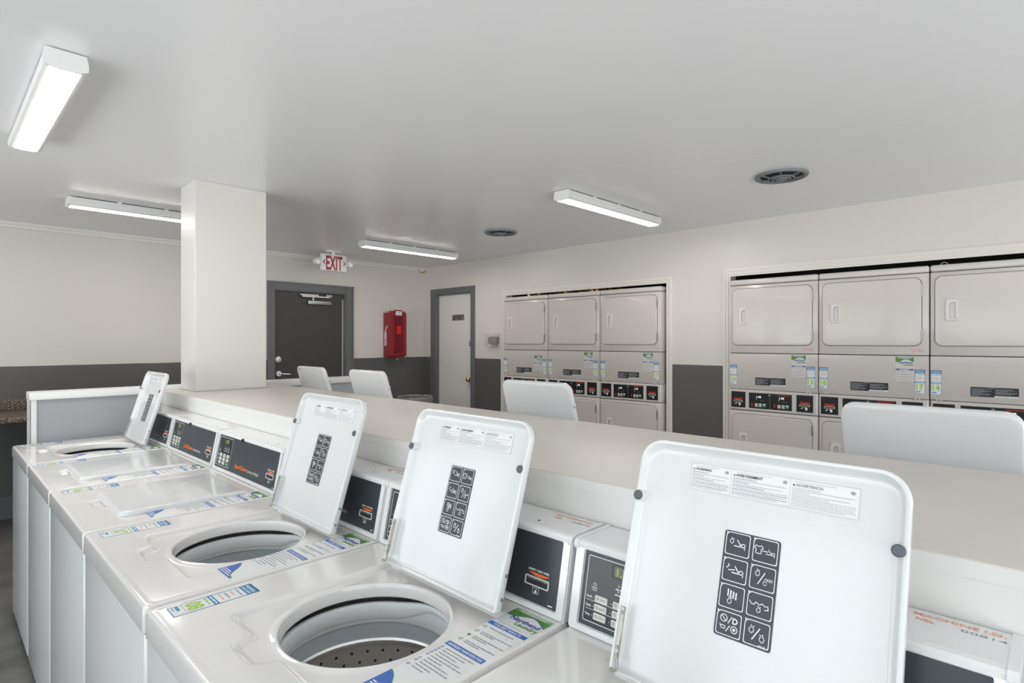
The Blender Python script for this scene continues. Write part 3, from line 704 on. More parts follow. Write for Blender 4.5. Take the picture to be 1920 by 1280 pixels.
def machine_id():
    mb = MB(F_top(1.0865)); n = 0.0003
    mb.text('MACHINE I.D.', 0.563, 0.703, 0.0135, 'pink', n, True, width=0.105); mb.text('NEL', 0.568, 0.685, 0.0135, 'pink', n, True)
    mb.text('00814', 0.620, 0.685, 0.0115, 'ink_g', n, False, width=0.05);
    return mb
def lid_mesh():
    # closed frame: hinge line at y=0, lid towards -y, outside facing +z
    mb = MB(); T = 0.024; X0, X1 = 0.0, LW
    A = None
    def out(e, rr=0.040): return rrect(X0+e, -LL+e, X1-e, -e*0.6, (max(rr-e, 0.004), max(rr-e, 0.004), 0.006, 0.006), 8)
    def z(ps, h, bulge=False): return [(p[0], p[1], h) for p in ps]
    def inner(e):
        ps = out(e, 0.046)
        # the rim swells inwards round each bumper
        r = []
        for (x, y) in ps: r.append((x, y))
        return r
    R = [z(out(0.016), 0.0), z(out(0.007), -0.0008), z(out(0.0025), -0.0035), z(out(0.0), -0.009), z(out(0.0), -T+0.003), z(out(0.0015), -T+0.0005), z(out(0.0035), -T), z(out(0.006), -T+0.0008), z(out(0.0078), -T+0.004), z(out(0.0105), -0.012), z(out(0.0135), -0.0090), z(out(0.018), -0.0078), z(out(0.024), -0.0075)]
    # even out the ring samples along the straight edges
    def dense(r):
        o = []
        for i in range(len(r)):
            a, b = r[i], r[(i+1)%len(r)]; o.append(a)
            if (i % 9) == 8:
                for q in range(1, 12): t = q/12; o.append(tuple(a[c]+(b[c]-a[c])*t for c in range(3)))
        return o
    R = [dense(r) for r in R]
    mb.rings(R, 'lid'); k = len(R[0]); tot = len(R)*k
    mb.f.append(list(range(k))); mb.mi.append(0); mb.sm.append(True)
    mb.f.append(list(range(tot-k, tot))); mb.mi.append(0); mb.sm.append(True)
    # pads that carry the bumpers
    for x in (0.0065, LW-0.0115):
        mb.lathe([(0.0112, -0.008), (0.0105, -0.014), (0.0100, -T+0.002), (0.0090, -T+0.0005), (0, -T+0.0005)], (x, -0.294, 0), 'lid', 'z', 20)
    return mb
def bumper():
    mb = MB(); mb.lathe([(0.0, -0.0055), (0.006, -0.005), (0.0086, -0.002), (0.0086, 0.003), (0, 0.003)], (0, 0, 0), 'bumper', 'z', 18); return mb
def lid_hinge():
    mb = MB()
    mb.box((0.008, -0.105, -0.0265), (0.0165, -0.018, -0.0225), 'hinge', 0.001, 1)
    mb.tube([(0.012, -0.030, -0.027), (0.017, -0.018, -0.028), (0.018, -0.008, -0.028), (0.012, -0.002, -0.028), (0.006, -0.004, -0.027)], 0.0028, 'hinge')
    for y in (-0.095, -0.040): mb.lathe([(0, 0.0), (0.003, 0.0), (0.0025, -0.0015), (0, -0.002)], (0.012, y, -0.0265), 'screw', 'z', 8)
    return mb
def lid_screws():
    mb = MB()
    mb.lathe([(0, 0), (0.0042, 0), (0.0035, 0.0018), (0, 0.0025)], (0, 0, 0), 'screw', 'x', 12)
    return mb

def make_washer(num, loc, rz, opened, label, group):
    t = thing('washing_machine', label, 'washing machine', loc, rz, group)
    put('cabinet', cached('cab', cabinet, 'cabinet'), t)
    put('top_panel', cached('top', top_panel, 'top_panel'), t)
    h = put('control_head', cached('head', head, 'control_head'), t)
    put('head_cap', cached('cap', head_cap, 'head_cap'), h)
    for (y, z) in ((0.627, 1.060), (0.607, 0.945)): put('screw', cached('scr', screws_head, 'screw'), h, (WW-0.004, y, z))
    put('lock', cached('lock', head_lock, 'lock'), h, label='small black lock')
    put('machine_number_print', cached('mid', machine_id, 'machine_number_print'), h, (-0.002, -0.004, 0))
    hole = MB(F_top(1.0868)); hole.disc(0, 0, 0.0035, 'gasket', 0.0002, 10); put('screw_hole', cached('hole', lambda: hole, 'screw_hole'), h, (0.56, 0.640, 0))
    c = put('control_panel', cached('ovl', overlay, 'control_panel'), t, label='charcoal control panel with keypad')
    put('display', cached('dsp', display, 'display'), c)
    put('card_slot', cached('card', card_reader, 'card_slot'), c)
    mb = MB(F_top(DECK-0.0009)); number_sticker(mb, 0.030, 0.034, 0.056, 0.176, num); put('number_sticker', mb, t, label='blue and white sticker with lime number')
    def ins(): mb = MB(F_top(DECK-0.0009)); instruction_deck(mb, 0.5665, 0.186, 0.102, 0.378); return mb
    put('instruction_sticker', cached('ins', ins, 'instruction_sticker'), t, label='white instruction sticker with green header')
    if opened:
        put('tub_ring', cached('tub', tub, 'tub_ring'), t); put('splash_lip', cached('lip', splash_lip, 'splash_lip'), t)
        put('basket', cached('bas', basket, 'basket'), t, label='perforated stainless basket'); put('agitator', cached('agi', agitator, 'agitator'), t)
    L = put('lid', cached('lid', lid_mesh, 'lid'), t, (LID_X0, HINGE_Y, DECK+0.0125))
    if opened: L.rotation_euler = (-math.radians(90+TILT), 0, 0); L.location = (LID_X0, HINGE_Y-0.004, DECK+0.008)
    bm_ = cached('bmp', bumper, 'bumper')
    put('bumper', bm_, L, (0.0065, -0.294, -0.0235)); put('bumper', bm_, L, (LW-0.0115, -0.294, -0.0235))
    put('hinge', cached('hin', lid_hinge, 'hinge'), L); [put('screw', cached('lsc', lid_screws, 'screw'), L, (LW, y, -0.013)) for y in (-0.028, -0.075)]
    put('pictogram_label', cached('pic', pictograms, 'pictogram_label'), L, (0.164, -0.112, -0.0078), label='charcoal label of eight pictograms')
    put('warning_label', cached('wrn', warning, 'warning_label'), L, (0.092, -0.322, -0.0078), label='white warning label in three languages')
    return t
G1 = 'washing machines in the row nearest the windows'; G2 = 'washing machines in the row facing the dryers'
B0 = 4.149; FX = 0.322
row = [('04', True, 'white washing machine with lid up, at the far end beside the half wall'),
       ('05', False, 'white washing machine with closed lid, second from the half wall'),
       ('06', False, 'white washing machine with closed lid, third from the half wall'),
       ('07', True, 'white washing machine numbered 07 with lid standing open beside a closed one'),
       ('08', True, 'white washing machine numbered 08 with lid open and steel basket showing'),
       ('09', True, 'nearest white washing machine, its open lid the largest in the photo at the right')]
for i, (num, op, lab) in enumerate(row):
    make_washer(num, (FX, B0-0.6843*i-(0.004 if i == 5 else 0), 0), -PI/2, op, lab, G1)
back = [('01', 3.490, True, 'white washing machine behind the counter, its lid up in front of the dark door'),
        ('02', 2.742, True, 'white washing machine behind the counter, lid up below the red extinguisher cabinet'),
        ('03', 2.040, False, 'white washing machine with closed lid behind the counter, facing the far dryers'),
        ('12', 1.335, True, 'white washing machine behind the counter, lid up in front of dryers 21 to 24'),
        ('11', 0.620, False, 'white washing machine with closed lid behind the counter, facing the near dryers'),
        ('10', -0.100, True, 'white washing machine behind the counter, lid up at the right edge of the photo')]
for num, y, op, lab in back:
    make_washer(num, (2.513, y+(0.007 if y < 3.4 else 0), 0), PI/2, op, lab, G2)

# ---------------------------------------------------------------- stacked dryers
DW = 0.686
def dryer_cabinet():
    mb = MB()
    mb.box((0.0018, 0, 0.02), (DW-0.0018, 0.78, 0.917), 'dryer', 0.006, 2)        # lower drum
    mb.box((0.0018, 0.004, 0.922), (DW-0.0018, 0.78, 1.092), 'dryer', 0.004, 2)   # control section
    mb.box((0.012, 0.012, 0.90), (DW-0.012, 0.77, 1.95), 'gasket')
    # lint section with its sloping lower ledge
    mb.extrude([(0.0, 1.390), (0.0, 1.122), (0.010, 1.104), (0.012, 1.096), (0.78, 1.096), (0.78, 1.390)], 0.0018, DW-0.0018, 'dryer')
    mb.box((0.0018, 0, 1.395), (DW-0.0018, 0.78, 1.955), 'dryer', 0.006, 2)       # upper drum
    return mb
def dryer_cap():
    mb = MB(); mb.box((0.0015, -0.004, 1.959), (DW-0.0015, 0.78, 2.004), 'dryer_cap', 0.012, 3); return mb
def dryer_door():
    mb = MB(F_front(0)); o = rrect(0.027, 0, 0.644, 0.466, 0.045, 8)
    g = rrect(0.0238, -0.0032, 0.6472, 0.4692, 0.0478, 8)
    mb.ring(g, o, 'gasket', 0.0012)
    def off(e): return rrect(0.027+e, e, 0.644-e, 0.466-e, 0.045-e, 8)
    k = len(o); mb.add([(p[0], p[1], h) for e, h in ((0, 0.0), (0, 0.0075), (0.003, 0.010), (0.008, 0.0105)) for p in off(e)],
                       [(r*k+i, r*k+(i+1)%k, (r+1)*k+(i+1)%k, (r+1)*k+i) for r in range(3) for i in range(k)]+[tuple(range(3*k, 4*k))], 'dryer', True)
    return mb
def dryer_handle():
    mb = MB(F_front(0)); n0 = 0.0105
    o = rrect(0.084, 0.166, 0.150, 0.311, 0.005, 3); o2 = rrect(0.087, 0.169, 0.147, 0.308, 0.004, 3)
    i1 = rrect(0.107, 0.180, 0.140, 0.290, (0.003, 0.003, 0.003, 0.016), 5); i2 = rrect(0.112, 0.184, 0.137, 0.284, (0.002, 0.002, 0.002, 0.012), 5)
    k = len(o); mb.add([(p[0],p[1],n0) for p in o]+[(p[0],p[1],n0+0.006) for p in o2], [(i,(i+1)%k,k+(i+1)%k,k+i) for i in range(k)], 'handle_plate')
    k2 = len(i1); wm = 'handle_well'
    # plate face with a scooped finger well: bridge outer and inner rings by angle
    c = (0.117, 0.238); A = [2*PI*i/48 for i in range(48)]
    so, si, sd = star(o2, c, A), star(i1, c, A), star(i2, c, A)
    mb.add([(p[0],p[1],n0+0.006) for p in so]+[(p[0],p[1],n0+0.006) for p in si]+[(p[0],p[1],n0-0.008) for p in sd], [(i, (i+1)%48, 48+(i+1)%48, 48+i) for i in range(48)], 'handle_plate')
    mb.add([(p[0],p[1],n0+0.006) for p in si]+[(p[0],p[1],n0-0.012) for p in sd], [(i, (i+1)%48, 48+(i+1)%48, 48+i) for i in range(48)]+[tuple(range(48, 96))], wm)
    return mb
def dryer_hinges():
    mb = MB(F_front(0))
    for z in (0.0,): mb.plate([(0.642, z), (0.650, z), (0.650, z+0.075), (0.642, z+0.075)], 'screw', 0.002, 0.013)
    return mb
def dryer_controls():
    mb = MB(F_front(0.004)); n = 0.0005
    o = rrect(0.006, 0.926, DW-0.008, 1.088, 0.006, 3); i_ = rrect(0.010, 0.930, DW-0.012, 1.084, 0.005, 3); k = len(o)
    mb.add([(p[0],p[1],0) for p in o]+[(p[0],p[1],0.004) for p in i_], [(i,(i+1)%k,k+(i+1)%k,k+i) for i in range(k)]+[tuple(range(k, 2*k))], 'dryer_cap')
    return mb
def dryer_display(price):
    mb = MB(F_front(0)); x0, x1 = 0.163, 0.497
    mb.plate([(x0,0.943),(x1,0.943),(x1,1.070),(x0,1.070)], 'black', 0, 0.0016); n = 0.0020
    mb.circ(0.3265, 1.055, 0.008, 0.0025, 'ink_lg', n); mb.disc(0.3265, 1.055, 0.003, 'ink_lg', n, 8)
    mb.rect(0.3295, 0.948, 0.3307, 1.042, 'ink_lg', n)
    mb.text('Speed Queen', 0.389, 1.056, 0.0125, 'red', n, True, width=0.090)
    for j, xo in enumerate((0.0, 0.1775)):
        mb.text(price, 0.225+xo, 1.030, 0.020, 'led', n, True, width=0.036)
        mb.disc(0.222+xo, 1.022, 0.0022, 'led', n, 6)
        for q in (0.0, 0.035, 0.052): mb.line([(0.220+xo+q, 1.010), (0.224+xo+q, 1.016), (0.228+xo+q, 1.010)], 0.0013, 'ink_g', n); mb.words(0.218+xo+q, 0.230+xo+q, 1.005, 0.0015, 'ink_g', n, j)
        # red arrow
        ax = 0.188+xo; up = 1 if j == 0 else -1; cz = 0.973
        mb.rect(ax-0.0045, cz-0.015, ax+0.0045, cz+0.015, 'red', n); mb.poly([(ax-0.010, cz+0.006*up), (ax+0.010, cz+0.006*up), (ax, cz+0.019*up)], 'red', n)
        for q in range(3):
            bx = 0.212+xo+0.031*q
            for r in range(2):
                mb.poly(rrect(bx, 0.957+0.0145*r, bx+0.023, 0.9705+0.0145*r, 0.002, 2), 'btn_green' if q == 2 and r == 0 else 'btn_w', n)
            mb.words(bx+0.004, bx+0.019, 0.977, 0.0022, 'ink_k', n+0.0003, q); mb.words(bx+0.004, bx+0.019, 0.963, 0.0022, 'ink_k', n+0.0003, q+3)
    return mb
def dryer_card(x0, x1):
    mb = MB(F_front(0)); c = (x0+x1)/2; w = (x1-x0)
    mb.plate([(x0,0.942),(x1,0.942),(x1,1.073),(x0,1.073)], 'black', 0, 0.0016); n = 0.0020
    mb.text('INSERT CARD HERE', c, 1.0165, 0.008, 'red', n, True, 'c', width=0.072)
    for i in range(8):
        t0, t1 = i/8, (i+1)/8; f = lambda t: 1.012-0.0065*math.sin(PI*t)
        mb.poly([(c-0.034+0.068*t0, f(t0)-0.003), (c-0.034+0.068*t1, f(t1)-0.003), (c-0.034+0.068*t1, 1.0145), (c-0.034+0.068*t0, 1.0145)], 'red', n)
    o = rrect(c-0.037, 0.986, c+0.037, 1.001, 0.002, 2); i_ = rrect(c-0.033, 0.989, c+0.033, 0.998, 0.0015, 2)
    mb.plate(o, 'btn_w', 0.001, 0.004); mb.poly(i_, 'gasket', 0.0044)
    mb.line([(c-0.025, 0.969), (c-0.012, 0.978)], 0.006, 'ink_w', n)
    mb.poly([(c+0.000, 0.978), (c+0.010, 0.982), (c+0.020, 0.976), (c+0.021, 0.965), (c+0.014, 0.956), (c+0.006, 0.959), (c+0.003, 0.968)], 'ink_w', n)
    return mb
def dryer_notice():
    mb = MB(F_front(0)); x0, x1, z0, z1 = 0.214, 0.450, 1.134, 1.196
    mb.plate([(x0,z0),(x1,z0),(x1,z1),(x0,z1)], 'ink_k', 0, 0.0008); n = 0.0012
    m = (x0+x1)/2; mb.text('NOTICE', m-0.012, z1-0.008, 0.008, 'ink_lg', n, False, 'c')
    for i in range(8):
        z = z1-0.012-0.0062*i
        mb.words(x0+0.006, m-0.012, z, 0.002, 'ink_lg', n, i, 0.3, [0.95, .6, 1, .8, .55, .95, .9, .4][i]); 
        if i < 6: mb.words(m+0.006, x1-0.006, z, 0.002, 'ink_lg', n, i+20, 0.3, [0.8, .9, .55, 1, .9, .7][i])
    mb.rect(m+0.002, z0, x1, z0+0.010, 'label_w', n+0.0003); mb.words(m+0.012, x1-0.02, z0+0.003, 0.002, 'ink_g', n+0.0006, 2)
    return mb
def dryer_id():
    mb = MB(F_front(0)); n = 0.0006
    mb.text('MACHINE I.D.', 0.577, 1.435, 0.010, 'pink', n, True, width=0.078); mb.text('NEL', 0.590, 1.420, 0.010, 'pink', n, True); mb.text('00820', 0.620, 1.420, 0.010, 'ink_g', n, False, width=0.033)
    return mb
def dryer_latches():
    mb = MB(F_front(0.0035))
    for x in (0.0,): mb.plate([(x-0.018, 1.094), (x+0.018, 1.094), (x+0.010, 1.108), (x-0.010, 1.108)], 'dryer_cap', 0, 0.007); mb.disc(x, 1.0985, 0.004, 'gasket', 0.0075, 10)
    return mb
def make_dryer(y, nl, nr, price, label):
    t = thing('stacked_dryer', label, 'dryer', (4.73, y, 0), -PI/2, 'stacked dryers along the right wall')
    put('cabinet', cached('dcab', dryer_cabinet, 'cabinet'), t); put('top_cap', cached('dcap', dryer_cap, 'top_cap'), t)
    for z in (1.4605, 0.4225):
        d = put('door', cached('ddoor', dryer_door, 'door'), t, (0, 0, z))
        put('handle', cached('dhan', dryer_handle, 'handle'), d); [put('hinge', cached('dhin', dryer_hinges, 'hinge'), d, (0, 0, zz)) for zz in (0.035, 0.345)]
    c = put('control_panel', cached('dctl', dryer_controls, 'control_panel'), t)
    put('display_panel', cached('ddis'+price, lambda: dryer_display(price), 'display_panel'), c, label='black display panel with red arrows')
    put('card_reader', cached('dc1', lambda: dryer_card(0.016, 0.134), 'card_reader'), c); put('card_reader', cached('dc2', lambda: dryer_card(0.531, 0.651), 'card_reader'), c)
    put('notice_label', cached('dnot', dryer_notice, 'notice_label'), t, label='black notice label'); put('machine_number_print', cached('did', dryer_id, 'machine_number_print'), t)
    for xx in (0.050, 0.620): put('latch', cached('dlat', dryer_latches, 'latch'), t, (xx, 0, 0))
    def ins(): mb = MB(F_front(0)); instruction_dryer(mb, 0.494, 1.214, 0.105, 0.168); return mb
    put('instruction_sticker', cached('dins', ins, 'instruction_sticker'), t, (0, 0, -0.045 if nl == '24' else 0), label='white instruction sticker with green header')
    for x, nn in ((0.004, nl), (0.605, nr)):
        mb = MB(F_front(0)); number_sticker(mb, x, 1.132, 0.058, 0.163, nn); put('number_sticker', mb, t, label='blue and white sticker numbered '+nn)
    return t
dry = [(4.748, '24', '23', '1.75', 'cream dryer stack at the far end by the white door, stickers 24 and 23'),
       (4.058, '22', '21', '1.75', 'cream dryer stack in the middle of the far three, stickers 22 and 21'),
       (3.366, '20', '19', '1.75', 'cream dryer stack at the right of the far three, stickers 20 and 19'),
       (2.038, '16', '15', '1.75', 'cream dryer stack at the left of the near three, stickers 16 and 15'),
       (1.349, '18', '17', '1.75', 'cream dryer stack in the middle of the near three, stickers 18 and 17'),
       (0.659, '14', '13', '1.75', 'cream dryer stack at the right edge of the photo, sticker 14')]
for d in dry: make_dryer(*d)

# ---------------------------------------------------------------- doors
d1 = thing('door_1', 'dark brown steel exit door in a grey frame on the far wall', 'door', (DX0, YB, 0)); d1['kind'] = 'structure'
w = DX1-DX0
mb = MB(); mb.box((0.012, 0.030, 0.01), (w-0.012, 0.075, DZ-0.012), 'door_dark', 0.003, 1); leaf = put('door_leaf', mb, d1)
mb = MB()
mb.box((-0.082, -0.016, 0), (0.0, 0.0, DZ+0.092), 'dark_trim', 0.003, 1); mb.box((w, -0.016, 0), (w+0.100, 0.0, DZ+0.092), 'dark_trim', 0.003, 1)
mb.box((0.0, -0.016, DZ), (w, 0.0, DZ+0.092), 'dark_trim', 0.003, 1)
mb.box((-0.082, -0.024, DZ+0.070), (w+0.1, -0.016, DZ+0.092), 'dark_trim'); mb.box((-0.082, -0.024, 0), (-0.06, -0.016, DZ+0.07), 'dark_trim'); mb.box((w+0.078, -0.024, 0), (w+0.1, -0.016, DZ+0.07), 'dark_trim')
mb.box((0, 0, 0), (0.012, 0.12, DZ), 'dark_trim'); mb.box((w-0.012, 0, 0), (w, 0.12, DZ), 'dark_trim'); mb.box((0.012, 0, DZ-0.012), (w-0.012, 0.12, DZ), 'dark_trim')
put('door_frame', mb, d1, label='dark grey painted door frame')
mb = MB(); mb.box((w-0.036, 0.022, 0.01), (w-0.014, 0.030, DZ-0.07), 'frame_al', 0.002, 1); put('edge_strip', mb, d1, label='pale strip along the door edge')  # thin pale strip down the right edge of the leaf
mb = MB(); mb.box((0.40, -0.006, 1.925), (0.70, 0.030, 1.975), 'screw', 0.008, 3); mb.cyl((0.47, 0.012, 1.970), 0.014, 0.06, 'screw', k=14)
cl = put('door_closer', mb, d1, label='metal door closer')
mb = MB(); mb.box((0.30, -0.02, 2.030), (0.52, -0.010, 2.044), 'steel'); mb.box((0.32, -0.022, 2.012), (0.66, -0.012, 2.026), 'steel'); mb.box((0.62, -0.014, 2.020), (0.70, 0.0, 2.052), 'screw', 0.003, 1); put('arm', mb, cl)
mb = MB(); mb.lathe([(0.0, -0.020), (0.022, -0.020), (0.036, -0.012), (0.036, 0.0), (0, 0)], (0.055, 0.030, 1.285), 'steel', 'y', 24); put('deadbolt', mb, leaf)
mb = MB(); mb.lathe([(0.0, -0.03), (0.030, -0.03), (0.038, -0.010), (0.038, 0.0), (0, 0)], (0.055, 0.030, 1.125), 'chrome', 'y', 24)
mb.tube([(0.055, 0.0, 1.125), (0.055, -0.03, 1.125), (0.07, -0.045, 1.125), (0.11, -0.048, 1.120), (0.165, -0.046, 1.117)], 0.010, 'chrome', 10); put('lever_handle', mb, leaf, label='chrome lever handle')

d2 = thing('door_2', 'narrow off-white door in a dark grey frame on the right wall', 'door', (XR, EY1, 0), -PI/2); d2['kind'] = 'structure'
w = EY1-EY0
mb = MB(); mb.box((0.010, 0.035, 0.01), (w-0.010, 0.075, EZ-0.01), 'door_white', 0.003, 1); leaf2 = put('door_leaf', mb, d2)
mb = MB()
mb.box((-0.115, -0.016, 0), (0.0, 0.0, EZ+0.078), 'dark_trim', 0.003, 1); mb.box((w, -0.016, 0), (w+0.078, 0.0, EZ+0.078), 'dark_trim', 0.003, 1); mb.box((0, -0.016, EZ), (w, 0, EZ+0.078), 'dark_trim', 0.003, 1)
mb.box((0, 0, 0), (0.010, 0.10, EZ), 'dark_trim'); mb.box((w-0.010, 0, 0), (w, 0.10, EZ), 'dark_trim'); mb.box((0.01, 0, EZ-0.01), (w-0.01, 0.10, EZ), 'dark_trim')
put('door_frame', mb, d2, label='dark grey painted door frame')
mb = MB(); mb.lathe([(0, 0), (0.028, 0), (0.028, -0.006), (0.010, -0.010), (0.010, -0.030), (0.026, -0.040), (0.028, -0.052), (0.018, -0.062), (0, -0.064)], (w-0.055, 0.035, 1.005), 'brass', 'y', 20); put('knob', mb, leaf2, label='brass knob')
mb = MB(); mb.box((w-0.03, -0.008, 1.43), (w-0.008, 0.034, 1.50), 'screw', 0.004, 2); put('latch', mb, d2)
mb = MB(F_front(0)); mb.plate(rrect(0, 0, 0.235, 0.075, 0.01, 4), 'brown', 0, 0.003); n = 0.0034
mb.plate(rrect(0.004, 0.004, 0.231, 0.071, 0.008, 4), 'screw', 0.003, n); n += 0.0004
mb.circ(0.045, 0.038, 0.024, 0.005, 'ink_k', n); mb.rect(0.042, 0.026, 0.048, 0.050, 'ink_k', n)
mb.text('EMPLOYEES', 0.150, 0.042, 0.024, 'ink_k', n, True, 'c', width=0.14); mb.text('ONLY', 0.150, 0.013, 0.024, 'ink_k', n, True, 'c')
s = put('employees_sign', mb, None, (XR+0.035, 5.795, 1.765), (0, 0, -PI/2)); tag(s, 'small grey EMPLOYEES ONLY plate on the off-white door', 'sign')

# ---------------------------------------------------------------- ceiling lights, vents
def batten(mirror=False):
    body = MB(); prof = []
    W = 0.062; H = 0.062
    for i in range(13): a = PI*i/12; prof.append((-W*math.cos(a)*1.0, -0.049-0.014*math.sin(a)))
    prof = [(-0.056, 0.0), (-0.062, -0.03)]+prof+[(0.062, -0.03), (0.056, 0.0)]
    return prof
LLEN = 1.20
def light_body():
    mb = MB(); prof = batten()
    mb.extrude(prof, -LLEN/2+0.015, LLEN/2-0.015, 'fixture')
    return mb
def light_diff():
    mb = MB(); vs = []; fs = []; pts = [(-0.0625*math.cos(PI*i/12), -0.0495-0.0145*math.sin(PI*i/12)) for i in range(3, 10)]
    for x in (-LLEN/2+0.016, LLEN/2-0.016): vs += [(x, p[0], p[1]) for p in pts]
    k = len(pts); fs = [(i, i+1, k+i+1, k+i) for i in range(k-1)]
    mb.add(vs, fs, 'lamp', True); return mb
def light_cap():
    mb = MB(); prof = [(p[0]*1.04, p[1]*1.03) for p in batten()]
    mb.extrude(prof, 0, 0.020, 'fixture'); return mb
def light_plate():
    mb = MB(); mb.box((-LLEN/2+0.05, -0.050, -0.006), (LLEN/2-0.05, 0.050, 0.0), 'gasket'); 
    for x in (-0.3, 0.0, 0.3): mb.box((x-0.012, -0.062, -0.010), (x+0.012, -0.050, 0.0), 'fixture')
    return mb
lights = [((0.335, 3.085), PI/2, 'lit white batten light at the left, running lengthwise above the washer row'),
          ((1.275, 4.99), 0, 'lit white batten light at the left, partly hidden by the white column'),
          ((3.545, 2.41), 0, 'lit white batten light nearest the round ceiling vents, above the dryers'),
          ((3.605, 5.01), 0, 'lit white batten light near the exit sign and far corner')]
for (p, rz, lab) in lights:
    t = thing('batten_light', lab, 'ceiling light', (p[0], p[1], ZC), rz, 'batten lights on the ceiling')
    put('mounting_plate', cached('lp', light_plate, 'mounting_plate'), t)
    put('housing', cached('lb', light_body, 'housing'), t, (0, 0, -0.006)); put('diffuser', cached('ld', light_diff, 'diffuser'), t, (0, 0, -0.006), label='glowing white diffuser')
    put('end_cap', cached('lc', light_cap, 'end_cap'), t, (-LLEN/2, 0, -0.004)); put('end_cap', cached('lc', light_cap, 'end_cap'), t, (LLEN/2-0.02, 0, -0.004))
def vent_ring():
    mb = MB(); mb.lathe([(0.150, 0.0), (0.150, -0.008), (0.146, -0.014), (0.138, -0.016), (0.128, -0.014), (0.120, -0.004), (0.118, 0.0)], (0,0,0), 'vent', k=48); return mb
def vent_grille():
    mb = MB()
    for r, z in ((0.026, -0.034), (0.048, -0.031), (0.070, -0.026)): mb.lathe([(r, z+0.008), (r, z), (r+0.006, z), (r+0.006, z+0.008)], (0,0,0), 'vent', k=36)
    mb.lathe([(0.0, -0.038), (0.012, -0.036), (0.012, -0.026)], (0,0,0), 'vent', k=20)
    for i in range(6):
        X = Matrix.Rotation(PI/3*i, 4, 'Z'); mb.add([(0.010,-0.003,-0.034),(0.122,-0.003,-0.010),(0.122,0.003,-0.010),(0.010,0.003,-0.034),(0.010,-0.003,-0.028),(0.122,-0.003,-0.004),(0.122,0.003,-0.004),(0.010,0.003,-0.028)],
            [(0,1,2,3),(4,7,6,5),(0,4,5,1),(3,2,6,7),(1,5,6,2),(0,3,7,4)], 'vent', False, X)
    mb.lathe([(0.0, -0.001), (0.120, -0.001)], (0,0,0), 'gasket', k=32)
    return mb
for (x, y, lab) in ((3.62, 1.24, 'round grey ceiling vent nearer the camera, above the near dryers'), (3.69, 3.74, 'round grey ceiling vent farther away, above the far dryers')):
    t = thing('ceiling_vent', lab, 'vent', (x, y, ZC), 0.3, 'round ceiling vents')
    put('rim', cached('vr', vent_ring, 'rim'), t); put('grille', cached('vg', vent_grille, 'grille'), t)

# ---------------------------------------------------------------- exit sign with lamp heads
t = thing('exit_sign', 'white EXIT sign with red letters and two round emergency lamps', 'exit sign', (3.155, 5.85, 2.365))
mb = MB(); mb.box((-0.155, -0.02, -0.095), (0.155, 0.02, 0.095), 'label_w', 0.014, 3); put('housing', mb, t)
mb = MB(F_front(-0.0203)); n = 0.0004
mb.text('EXIT', 0, -0.077, 0.212, 'exit_red', n, True, 'c', width=0.200)
for sx in (-1, 1): mb.line([(sx*0.112, 0.022), (sx*0.132, 0.0), (sx*0.112, -0.022)], 0.010, 'exit_red', n)
put('lettering', mb, t, label='red EXIT lettering with arrows')
mb = MB(); mb.box((-0.075, -0.035, 0.115), (0.075, 0.035, 0.135), 'label_w', 0.004, 2); mb.cyl((0, 0, 0.09), 0.02, 0.03, 'label_w'); put('canopy', mb, t)
for sx in (-1, 1):
    mb = MB(); c = (sx*0.195, 0, 0.0)
    mb.lathe([(0, 0.05), (0.030, 0.04), (0.040, 0.0), (0.041, -0.02), (0.037, -0.026), (0.036, -0.018), (0, -0.016)], c, 'label_w', 'y', 24)
    mb.circ(c[0], c[2], 0.001, 0.0005, 'label_w'); mb.box((sx*0.15-0.008, -0.008, -0.01), (sx*0.15+0.008, 0.008, 0.01), 'label_w')
    lh = put('lamp_head', mb, t)
    g = MB(F_front(-0.018)); g.circ(c[0], 0, 0.030, 0.004, 'ink_lg'); g.disc(c[0]-0.01, 0.006, 0.008, 'chrome', 0.001); g.disc(c[0]+0.011, -0.006, 0.008, 'chrome', 0.001); g.disc(c[0], 0, 0.036, 'plastic_w', 0.0002); put('reflector', g, lh)

# ---------------------------------------------------------------- fire extinguisher cabinet
t = thing('extinguisher_cabinet', 'red fire extinguisher cabinet on the far wall between the two doors', 'fire extinguisher cabinet', (4.145, YB, 1.285))
w, d, h = 0.250, 0.165, 0.600
mb = MB(); mb.box((0, -d*0.75, 0), (w, 0, h-0.02), 'cab_red', 0.006, 2); body = put('body', mb, t)
mb = MB(); mb.extrude([(-d*0.75, 0.01), (-d, 0.02), (-d, h-0.03), (-d*0.75, h)], 0.003, w-0.003, 'cab_red'); 
mb.box((0.05, -d-0.003, 0.05), (w-0.05, -d+0.002, h-0.07), 'cab_red2', 0.002, 1); mb.box((0.095, -d-0.006, 0.30), (0.155, -d-0.003, 0.405), 'cab_red3')
put('cover', mb, t, label='translucent dark red cover')
mb = MB(); mb.box((0.075, -d-0.012, h-0.055), (0.165, -d-0.004, h-0.002), 'label_w'); mb.box((0.07, -d-0.014, h-0.004), (0.17, -d+0.03, h+0.012), 'cab_red')
g = MB(F_front(-d-0.0125)); 
put('label_tab', mb, t, label='white pull label'); g.words(0.082, 0.158, h-0.025, 0.006, 'ink_k', 0.0004, 3); g.words(0.092, 0.148, h-0.040, 0.005, 'ink_g', 0.0004, 4); put('label_print', g, t)
mb = MB(Matrix(((0,0,-1,0),(-1,0,0,0),(0,1,0,0),(0,0,0,1))))     # art on the left side, facing -x
mb.plate([(0.025, 0.15), (0.075, 0.15), (0.075, 0.335), (0.025, 0.335)], 'label_w', 0.0, 0.0012)
for i, ch in enumerate('FIRE'): mb.text(ch, 0.050, 0.293-0.044*i, 0.050, 'cab_red', 0.0016, True, 'c')
